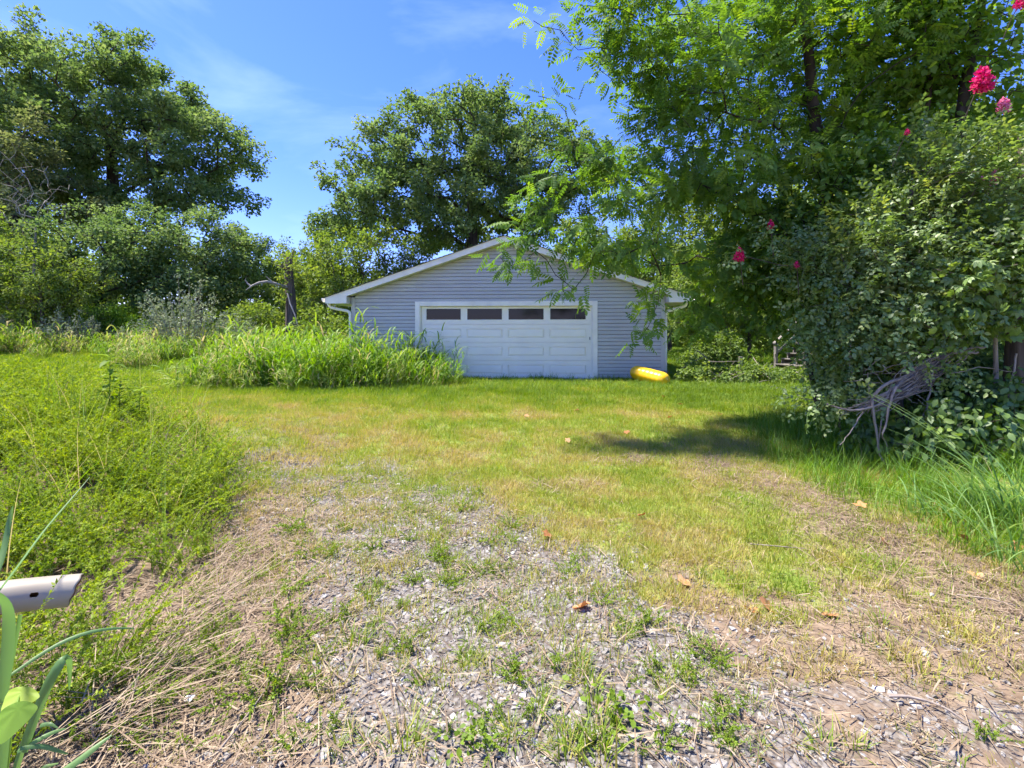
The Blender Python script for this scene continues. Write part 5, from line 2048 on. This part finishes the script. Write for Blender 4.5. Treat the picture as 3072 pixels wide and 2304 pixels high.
    lay('wall_grass', 'uncut grass along the foot of the garage door', 'grass', foot_k, x[k], y[k], rg, .35, 1.0, np.clip(rg.normal(.25, .1, k.sum()), 0, .9))
    # meadow beyond the lawn on the left
    mead_k = [cane_grass_mesh('meadow_grass', rng, 9, .5, 1.0, 5, MAT['tallgrass'], .45, .02, .3, .3) for _ in range(3)]
    x, y, rg = sample(3600, -32, -6.5, 13.4, 27, lambda a, c: ((c > 14.2 + .16 * np.maximum(0, -a - 8.0) + .8 * wob(a, c, 4.0, 13)) & outside_garage(a, c)).astype(float), 20)
    lay('meadow', 'rough uncut meadow between the lawn and the trees', 'grass', mead_k, x, y, rg, .7, 1.3, np.clip(.66 + .3 * wob(x, y, 4, 2) + rg.normal(0, .14, len(x)), .1, .98))
    rescale('meadow', np.clip(.8 + .45 * wob(x, y, 2.6, 4), .3, 1.5))
    # shaded long grass at the foot of the thicket
    shade_k = [tuft_mesh('long_grass', rng, 20, .10, .12, .42, .006, MAT['tallgrass'], .6, 1.4, 4, .12) for _ in range(4)]

    def f_s(x, y):
        e = np.interp(y, [2.4, 3.3, 4.2, 5.5, 7.2], [3.0, 2.95, 3.0, 3.0, 3.6])
        return sstep(-.15, .5, x - e) * (1 - sstep(6.4, 7.6, y))
    x, y, rg = sample(2300, 2.4, 7.5, 2.4, 7.6, f_s, 21)
    lay('long_grass', 'long limp grass in the shade at the foot of the thicket', 'grass', shade_k, x, y, rg, .55, 1.15, np.clip(rg.normal(.22, .12, len(x)), 0, .9))
    # woodland floor right of the garage: low growth
    x, y, rg = sample(900, 6, 26, 14, 30, lambda a, c: (c > 16.5 + .0 * a).astype(float), 22)
    lay('ground_cover', 'low ground cover under the trees right of the garage', 'ground cover', mead_k, x, y, rg, .3, .8, np.clip(rg.normal(.4, .15, len(x)), 0, .9))


growth()


# ------------------------------------------------------------------ single plants and litter in the foreground
def ribbon(uvzw, n=14, crease=.25):
    """leaf blade through photograph points (u,v,depth,width m), folded along its midrib"""
    k = np.array([np.append(P(q[0], q[1], q[2]), q[3]) for q in uvzw])
    t = np.linspace(0, 1, len(k))
    s = np.linspace(0, 1, n)
    A = np.stack([np.interp(s, t, k[:, i]) for i in range(4)], -1)
    for _ in range(3):
        A[1:-1] = (A[:-2] + 2 * A[1:-1] + A[2:]) / 4
    p, w = A[:, :3], A[:, 3]
    d = np.gradient(p, axis=0)
    d /= np.linalg.norm(d, axis=1)[:, None]
    view = p - np.array([0, 0, EYE])
    view /= np.linalg.norm(view, axis=1)[:, None]
    side = np.cross(d, view + np.array([.25, 0, -.35]))
    side /= np.linalg.norm(side, axis=1)[:, None]
    nrm = np.cross(side, d)
    V = np.concatenate([p - side * w[:, None] / 2 + nrm * (w * crease)[:, None], p, p + side * w[:, None] / 2 + nrm * (w * crease)[:, None]])
    i = np.arange(n - 1)
    F = np.concatenate([np.stack([i, i + 1, n + i + 1, n + i], -1), np.stack([n + i, n + i + 1, 2 * n + i + 1, 2 * n + i], -1)])
    return V, F


def near_left():
    b = on_ground(-1.45, 1.22, 0)
    root = empty('cane_grass', b, 'tall broad-bladed grass plant in the bottom left corner', 'grass plant')
    rng = np.random.default_rng(31)
    Z = 1.34
    blades = [
        ([(6, 2110, Z, .02), (14, 2010, Z, .028), (24, 1910, Z, .030), (26, 1840, Z, .027), (14, 1795, Z - .02, .016), (-20, 1770, Z - .05, .004)], .35),
        ([(16, 2080, Z + .02, .008), (38, 1960, Z + .03, .012), (60, 1845, Z + .03, .010)], .5),
        ([(70, 2260, Z, .016), (100, 2150, Z, .024), (135, 2060, Z + .01, .030), (172, 1990, Z + .03, .028), (205, 1956, Z + .05, .022), (209, 1990, Z + .07, .014), (207, 2070, Z + .08, .004)], .4),
        ([(-20, 2060, Z, .008), (60, 2005, Z + .05, .010), (140, 1948, Z + .1, .012), (230, 1903, Z + .15, .012), (320, 1882, Z + .2, .010), (402, 1884, Z + .25, .003)], .3),
        ([(50, 2255, Z, .012), (110, 2220, Z, .013), (160, 2195, Z + .03, .012), (200, 2185, Z + .05, .003)], .45),
        ([(150, 2340, Z - .06, .020), (230, 2285, Z - .03, .020), (290, 2238, Z, .016), (335, 2205, Z + .03, .004)], .45),
        ([(0, 2360, Z, .026), (8, 2280, Z, .024), (14, 2200, Z, .022), (8, 2110, Z, .018)], .4),
        ([(30, 2360, Z + .02, .016), (55, 2270, Z + .02, .020), (85, 2180, Z + .02, .016), (110, 2120, Z + .02, .006)], .5),
        ([(60, 2245, Z - .02, .010), (120, 2235, Z, .013), (170, 2250, Z + .02, .010), (205, 2262, Z + .04, .003)], .25),
        ([(-30, 1760, Z + .1, .012), (2, 1690, Z + .15, .016), (18, 1610, Z + .2, .016), (30, 1545, Z + .22, .012), (38, 1518, Z + .22, .003)], .35),
        ([(-10, 1780, Z + .1, .006), (60, 1690, Z + .3, .007), (130, 1590, Z + .5, .007), (220, 1490, Z + .7, .006), (270, 1430, Z + .8, .002)], .3),
        ([(100, 2330, Z, .012), (130, 2300, Z, .012), (175, 2290, Z + .02, .004)], .7),
        ([(120, 2175, Z + .1, .012), (150, 2170, Z + .1, .010), (175, 2185, Z + .1, .003)], .3),
    ]
    for k, tn in blades:
        V, F = ribbon(k)
        mk_obj('blade', mk_mesh('blade', V - b, F, MAT['cane'], tint=np.full(len(V), tn), smooth=True), root)
    # heart-leaved vine in front of it
    b2 = on_ground(-1.38, 1.10, 0)
    rt = empty('heart_leaf_vine', b2, 'vine with two broad heart-shaped leaves in the bottom left corner', 'vine')

    def heart(c, w, h, tint, tilt, Zc):
        n = 40
        th = np.linspace(0, 2 * PI, n, endpoint=False)
        # blunt heart: notch at the top, tip below
        x = .5 * np.sin(th) * (1 + .12 * np.cos(th))
        y = .42 * np.cos(th) - .10 * np.cos(2 * th) + .05 * np.cos(3 * th)
        y = np.where(np.abs(th - PI) < .35, y - .06 * (1 - np.abs(th - PI) / .35), y)
        rings = []
        for r in (1.0, .66, .33):
            xx, yy = x * r, y * r + .18 * (1 - r)
            zz = .10 * (np.abs(xx) ** 1.5) * 2 - .08 * (yy - .2) ** 2 + .012 * np.sin(9 * np.arctan2(xx, yy - .25)) * r
            rings.append(np.stack([xx, zz, yy], -1))
        V = np.concatenate(rings + [np.array([[0, 0, .18]])])
        F4, F3 = [], []
        for q in range(2):
            for i in range(n):
                j = (i + 1) % n
                F4.append((q * n + i, q * n + j, (q + 1) * n + j, (q + 1) * n + i))
        for i in range(n):
            F3.append((2 * n + i, 2 * n + (i + 1) % n, 3 * n))
        V = V * np.array([w, (w + h) / 2, h])
        Rm = np.array(Euler(tilt).to_matrix())
        V = V @ Rm.T + P(c[0], c[1], Zc)
        me = mk_mesh('leaf', V - b2, [np.array(F4), np.array(F3)], MAT['heart'], tint=np.full(len(V), tint), smooth=True)
        mk_obj('leaf', me, rt)
    heart((44, 2150), .088, .088, .25, (math.radians(-38), 0, math.radians(8)), 1.22)
    heart((58, 2092), .095, .068, .95, (math.radians(-58), math.radians(8), math.radians(-5)), 1.27)
    V, F = ribbon([(20, 2340, 1.2, .004), (30, 2230, 1.22, .004), (46, 2120, 1.235, .004), (60, 2080, 1.28, .003)], 10, .4)
    mk_obj('stem', mk_mesh('stem', V - b2, F, MAT['heart'], tint=np.full(len(V), .2)), rt)


near_left()


def right_clump():
    """long-bladed grass clumps at the right edge"""
    rng = np.random.default_rng(33)
    for (u, v, n, s, lab) in ((3000, 1540, 74, 1.0, 'large clump of long arching grass blades at the right edge'), (2830, 1560, 34, .72, 'smaller sprawling grass clump left of the large one at the right edge'), (3110, 1700, 30, .8, 'grass clump lowest at the right edge, beside the dead leaves')):
        b = G(u, v)
        root = empty('grass_clump', b, lab, 'grass clump', 'grass clumps at the right edge')
        for i in range(n):
            a = rng.normal(PI * .95, 1.0)
            r = .22 * math.sqrt(rng.uniform())
            L_ = rng.uniform(.45, 1.05) * s
            V, F = blade_geo((r * math.cos(a * 3 + i), r * math.sin(a * 3 + i), 0), a, L_, rng.uniform(.25, .8), rng.uniform(.009, .017), 9, rng.uniform(.6, 1.7), tipf=.03)
            mk_obj('blade', mk_mesh('blade', V, F, MAT['cane'], tint=np.full(len(V), np.clip(rng.normal(.55, .2), .05, 1))), root)
        for i in range(3 if n > 50 else 0):
            a = rng.normal(PI * .9, .5)
            L_ = rng.uniform(1.2, 1.5)
            d = np.array([math.cos(a), math.sin(a), 0])
            pts = np.array([d * L_ * (.25 * t + .38 * t * t) + np.array([0, 0, L_ * (.85 * t - .18 * t * t)]) for t in np.linspace(0, 1, 9)])
            V, F = tubes([(pts, np.linspace(.0045, .0018, 9))], 5)
            mk_obj('flower_stem', mk_mesh('flower_stem', V, F, MAT['cane'], tint=np.full(len(V), .8), smooth=True), root)


right_clump()


def tall_weed():
    """leafy weed standing above the others at the left, and two companions"""
    rng = np.random.default_rng(35)
    for (u, v, Z, s, lab) in ((325, 1250, 4.9, 1.0, 'leafy dark green weed standing above the others at the left'), (355, 1235, 5.1, .62, 'yellower leafy weed close beside the taller dark one'), (415, 1240, 5.0, .5, 'small upright weed right of the tall leafy one')):
        g = on_ground((u - 1536) / FPX * Z, Z, 0)
        root = empty('leafy_weed', g, lab, 'weed', 'leafy weeds standing above the others')
        H = .62 * s + .25
        pts = np.array([(0, 0, 0), (.01, 0, H * .4), (.0, .02, H * .75), (.02, 0, H)])
        V, F = tubes([(pts, np.array([.006, .005, .004, .002]))], 5)
        mk_obj('stem', mk_mesh('stem', V, F, MAT['weed'], tint=np.full(len(V), .2), smooth=True), root)
        me = [mk_mesh('leaf', leaf_oval(.34, .06, .3)[0], leaf_oval(.34, .06, .3)[1], MAT['weed'], tint=np.full(7, t)) for t in (.12, .3, .5)]
        for i in range(26):
            t = .3 + .7 * (i / 25)
            p = np.array([np.interp(t, np.linspace(0, 1, 4), pts[:, q]) for q in range(3)])
            a = i * 2.4
            R = rot_from(np.array([[math.cos(a), math.sin(a), rng.uniform(-.1, .5)]]), np.array([[0, 0, 1.0]]))[0]
            o = mk_obj('leaf', me[rng.integers(0, 3)], root)
            o.matrix_local = Matrix.Translation(p.tolist()) @ Matrix(R.tolist()).to_4x4() @ Matrix.Scale(float(rng.uniform(.10, .18) * (.6 + .5 * s)), 4)


tall_weed()


def weeds_in_drive():
    rng = np.random.default_rng(41)
    feath = [stem_weed_mesh('feathery_weed', rng, 13, .09, .19, .015, 46, MAT['weed'], 1.0, .42) for _ in range(3)]
    grs = [tuft_mesh('grass_tuft', rng, 34, .045, .05, .15, .0055, MAT['grass'], .75, 1.0, 4, .18, .3) for _ in range(3)]
    broad = []
    for _ in range(2):
        m = 60
        pos = np.stack([rng.normal(0, .05, m), rng.normal(0, .05, m), rng.uniform(.01, .05, m)], -1)
        R = rot_from(np.concatenate([pos[:, :2] * 8, rng.normal(0, .2, (m, 1))], 1) + rng.normal(size=(m, 3)) * .4, rng.normal(size=(m, 3)) * .35 + np.array([0, 0, 1.0]))
        V, F, t = stamp(*leaf_oval(.75, .05, .1), pos, R, .026 * rng.uniform(.6, 1.3, m), rng.uniform(.15, .55, m))
        broad.append(mk_mesh('broadleaf_weed', V, F, MAT['weed'], tint=t))
    named_ = [('f', 861, 1880, 1.15, 'bushy feathery weed in the straw just right of the weed bank'), ('f', 1014, 1862, .9, 'feathery weed on the gravel beside a dry grass tuft'), ('f', 889, 1760, .95, 'feathery weed on the straw below the weed bank corner'),
              ('f', 694, 1985, 1.1, 'sprawling feathery weed in the brown straw'), ('f', 792, 2100, 1.25, 'low wide feathery weed lowest in the straw left of the gravel'), ('f', 889, 1600, 1.15, 'round feathery weed where the straw meets the gravel'),
              ('f', 1326, 1690, 1.0, 'bright feathery weed alone in the middle of the gravel'), ('f', 993, 1668, .9, 'feathery weed at the upper left edge of the gravel'), ('f', 1125, 1655, .85, 'feathery weed among small tufts on the upper gravel'),
              ('f', 1390, 1530, .9, 'bright weed at the upper end of the gravel beside the yellow lawn'), ('g', 1450, 1870, 1.0, 'brownish wiry grass tuft in the middle of the gravel'), ('g', 1069, 1940, 1.1, 'spreading crab-grass tuft left of the gravel centre'),
              ('g', 1745, 1990, .9, 'narrow grass tuft in the green streak on the gravel'), ('g', 1765, 2050, 1.0, 'grass tuft midway along the green streak on the gravel'), ('g', 1790, 2130, 1.0, 'grass tuft at the lower end of the green streak'),
              ('g', 1800, 2285, 1.45, 'bold bright green grass tuft at the bottom edge of the photo'), ('g', 1700, 2275, 1.1, 'grass tuft left of the bold one at the bottom edge'), ('b', 1860, 2170, 1.3, 'dark clover-like weed low in the gravel'),
              ('g', 1208, 2235, 1.25, 'crab-grass tuft near the bottom edge left of centre'), ('g', 1542, 2205, 1.0, 'upright thin yellowish grass tuft near the bottom'), ('b', 1410, 2230, .9, 'small broad-leaved weed left of the upright yellowish tuft'),
              ('g', 1105, 1810, .9, 'low tuft with a bent dark blade on the gravel'), ('g', 1870, 1915, .8, 'dark flat grass tuft on the pale gravel'), ('g', 2470, 2245, .9, 'thin green tuft in the straw at the lower right'),
              ('g', 2560, 2240, .8, 'second thin tuft in the straw at the lower right'), ('f', 2960, 2215, .6, 'small yellow-green weed near the lower right corner'), ('g', 2640, 1870, .9, 'pale dry grass stalk tuft in the straw at the right')]
    for i, (k, u, v, s, lab) in enumerate(named_):
        me = {'f': feath, 'g': grs, 'b': broad}[k][i % (2 if k == 'b' else 3)]
        o = mk_obj({'f': 'feathery_weed', 'g': 'grass_tuft', 'b': 'broadleaf_weed'}[k], me, None, G(u, v))
        o.rotation_euler = (0, 0, rng.uniform(0, 6.28))
        o.scale = (s,) * 3
        tag(o, lab, 'weed', 'weeds growing in the drive')
    # the many small ones nothing tells apart
    c = 0
    while c < 130:
        u, v = rng.uniform(820, 2300), 1480 + 780 * rng.uniform() ** 1.2
        p = G(u, v)
        if f_gravel(p[0], p[1]) < .3 or rng.uniform() > np.clip(.5 + .8 * wob(p[0], p[1], .6, 12), .08, 1):
            continue
        k = 'g' if rng.uniform() < .3 else 'f'
        o = mk_obj('small_weed', (grs if k == 'g' else feath)[rng.integers(0, 3)], None, p)
        o.rotation_euler = (0, 0, rng.uniform(0, 6.28))
        o.scale = (rng.uniform(.35, .85),) * 3
        tag(o, 'small green weed growing out of the gravel drive', 'weed', 'small weeds in the gravel')
        c += 1


weeds_in_drive()


def weeds_in_straw():
    rng = np.random.default_rng(47)
    kinds = [stem_weed_mesh('straw_weed', rng, 7, .08, .2, .015, 30, MAT['weed'], 1.0, .45) for _ in range(3)]
    for c in range(70):
        t = rng.uniform()
        p = G(330 + 480 * t + rng.normal(0, 90), 2250 - 640 * t + rng.normal(0, 60))
        o = mk_obj('small_weed', kinds[c % 3], None, p)
        o.rotation_euler = (0, 0, rng.uniform(0, 6.28))
        o.scale = (rng.uniform(.5, 1.1),) * 3
        tag(o, 'small green weed poking up through the brown straw', 'weed', 'small weeds in the straw')


weeds_in_straw()


def litter():
    rng = np.random.default_rng(43)
    n = 18
    mes = []
    for q in range(3):
        th = np.linspace(0, 2 * PI, n, endpoint=False)
        r = .5 * (1 + .22 * np.cos(5 * th + q) + .06 * rng.normal(size=n))
        x, y = r * np.cos(th) * .8, r * np.sin(th)
        z = .18 * x * x * 4 * (1 if q != 1 else -.6) + .12 * np.sin(4 * th) * r + .12
        V = np.concatenate([np.stack([x, y, z], -1), [[0, 0, .06]]])
        F = np.array([(i, (i + 1) % n, n) for i in range(n)])
        for tn in (.15, .5, .8):
            mes.append(mk_mesh('fallen_leaf', V, F, MAT['dry'], tint=np.full(n + 1, tn), smooth=True))
    spots = [(1704, 1330, 'orange fallen leaf in the shaded lawn'), (1925, 1562, 'orange-brown fallen leaf on the yellow lawn'), (2582, 1532, 'large orange fallen leaf at the edge of the dirt strip'), (2885, 1630, 'upright orange fallen leaf beside the grass clump'),
             (3055, 1650, 'orange fallen leaf at the right edge of the photo'), (2648, 1642, 'pale brown fallen leaf lying in the dirt strip'), (2252, 1838, 'pale fallen leaf in the straw beside a brown one'), (2298, 1826, 'round brown fallen leaf in the straw'),
             (1745, 1830, 'curled brown fallen leaf on the pale gravel'), (2050, 1755, 'pale curled leaf at the edge of the gravel'), (1730, 1238, 'small brown leaf near the shadow edge on the lawn'), (1880, 1305, 'small brown leaf on the shaded lawn'),
             (2925, 1735, 'dark reddish leaf in the dead grass at the right'), (2010, 1258, 'brown leaf on the lawn below the yellow tube'), (1990, 1195, 'pale yellow leaf on the sunny lawn by the tube'), (1640, 1620, 'dark leaf where the gravel meets the lawn'),
             (2160, 1250, 'brown leaf on the lawn left of the thicket'), (2490, 1850, 'dull brown leaf in the straw at the right'), (1580, 1255, 'tiny brown leaf on the lawn right of centre'), (2040, 1220, 'tan leaf on the sunny lawn near the shadow')]
    for i, (u, v, lab) in enumerate(spots):
        p = G(u, v)
        o = mk_obj('fallen_leaf', mes[rng.integers(0, len(mes))], None, p + np.array([0, 0, .008 + (.03 if v < 1650 else 0)]))
        o.rotation_euler = (rng.normal(0, .35), rng.normal(0, .35), rng.uniform(0, 6.28))
        s = rng.uniform(.06, .10)
        o.scale = (s, s, s)
        tag(o, lab, 'leaf', 'fallen leaves')
    for k, r, lab in (([(2665, 2103), (2720, 2112), (2790, 2120), (2840, 2150), (2890, 2175)], .006, 'long bent brown twig in the straw at the lower right'),
                      ([(2250, 1640), (2330, 1652), (2420, 1655)], .005, 'thin dark twig lying across the dirt strip'),
                      ([(640, 2290), (750, 2160), (820, 2050)], .0045, 'thin brown stem lying across the straw left of the gravel'),
                      ([(330, 2150), (400, 2190), (470, 2215)], .006, 'brownish bent stem in the straw near the heart leaves'),
                      ([(2870, 1795), (2960, 1812), (3060, 1830)], .005, 'straight dry stalk at the right edge')):
        pts = np.array([G(*q) + [0, 0, .02 + .012 * (i % 2)] for i, q in enumerate(k)])
        s = np.linspace(0, 1, 12)
        t = np.linspace(0, 1, len(pts))
        pp = np.stack([np.interp(s, t, pts[:, i]) for i in range(3)], -1)
        V, F = tubes([(pp - pts[0], np.linspace(r, r * .5, 12))], 6)
        o = mk_obj('fallen_twig', mk_mesh('fallen_twig', V, F, MAT['dead'], smooth=True), None, pts[0])
        tag(o, lab, 'twig', 'fallen twigs')
    # loose bundle of bent straw stems along the edge of the weeds
    b = G(520, 1960)
    root = empty('straw_bundle', b, 'thick swath of flattened dry grass stems along the weed bank', 'dry grass')
    ch, tt = [], []
    Vs, Fs, b0 = [], [], 0
    for i in range(300):
        t = rng.uniform()
        c = G(200 + 480 * t ** .8 + rng.normal(0, 55), 2300 - 620 * t + rng.normal(0, 45))
        az = math.radians(58) + rng.normal(0, .5 if rng.uniform() < .6 else 1.5)
        V, F = blade_geo(c + [0, 0, rng.uniform(.0, .09)], az, rng.uniform(.2, .55), PI / 2 - rng.normal(.12, .14), rng.uniform(.002, .0045), 4, rng.normal(.1, .3), tipf=.4)
        Vs.append(V)
        Fs.append(F + b0)
        tt.append(np.full(len(V), rng.uniform(.1, 1)))
        b0 += len(V)
    mk_obj('stems', mk_mesh('stems', np.concatenate(Vs) - b, np.concatenate(Fs), MAT['straw'], tint=np.concatenate(tt)), root)['kind'] = 'stuff'
    p = G(560, 2118)
    o = MB().add([(-.02, 0, 0), (.02, -.008, .004), (.028, .012, .016), (-.012, .014, .010), (.004, .004, .02)], [(0, 1, 4), (1, 2, 4), (2, 3, 4), (3, 0, 4), (0, 3, 2, 1)]).build('paper_scrap', MAT['white'], None, p + np.array([0, 0, .02]))
    tag(o, 'crumpled white scrap of paper in the straw', 'paper')


litter()
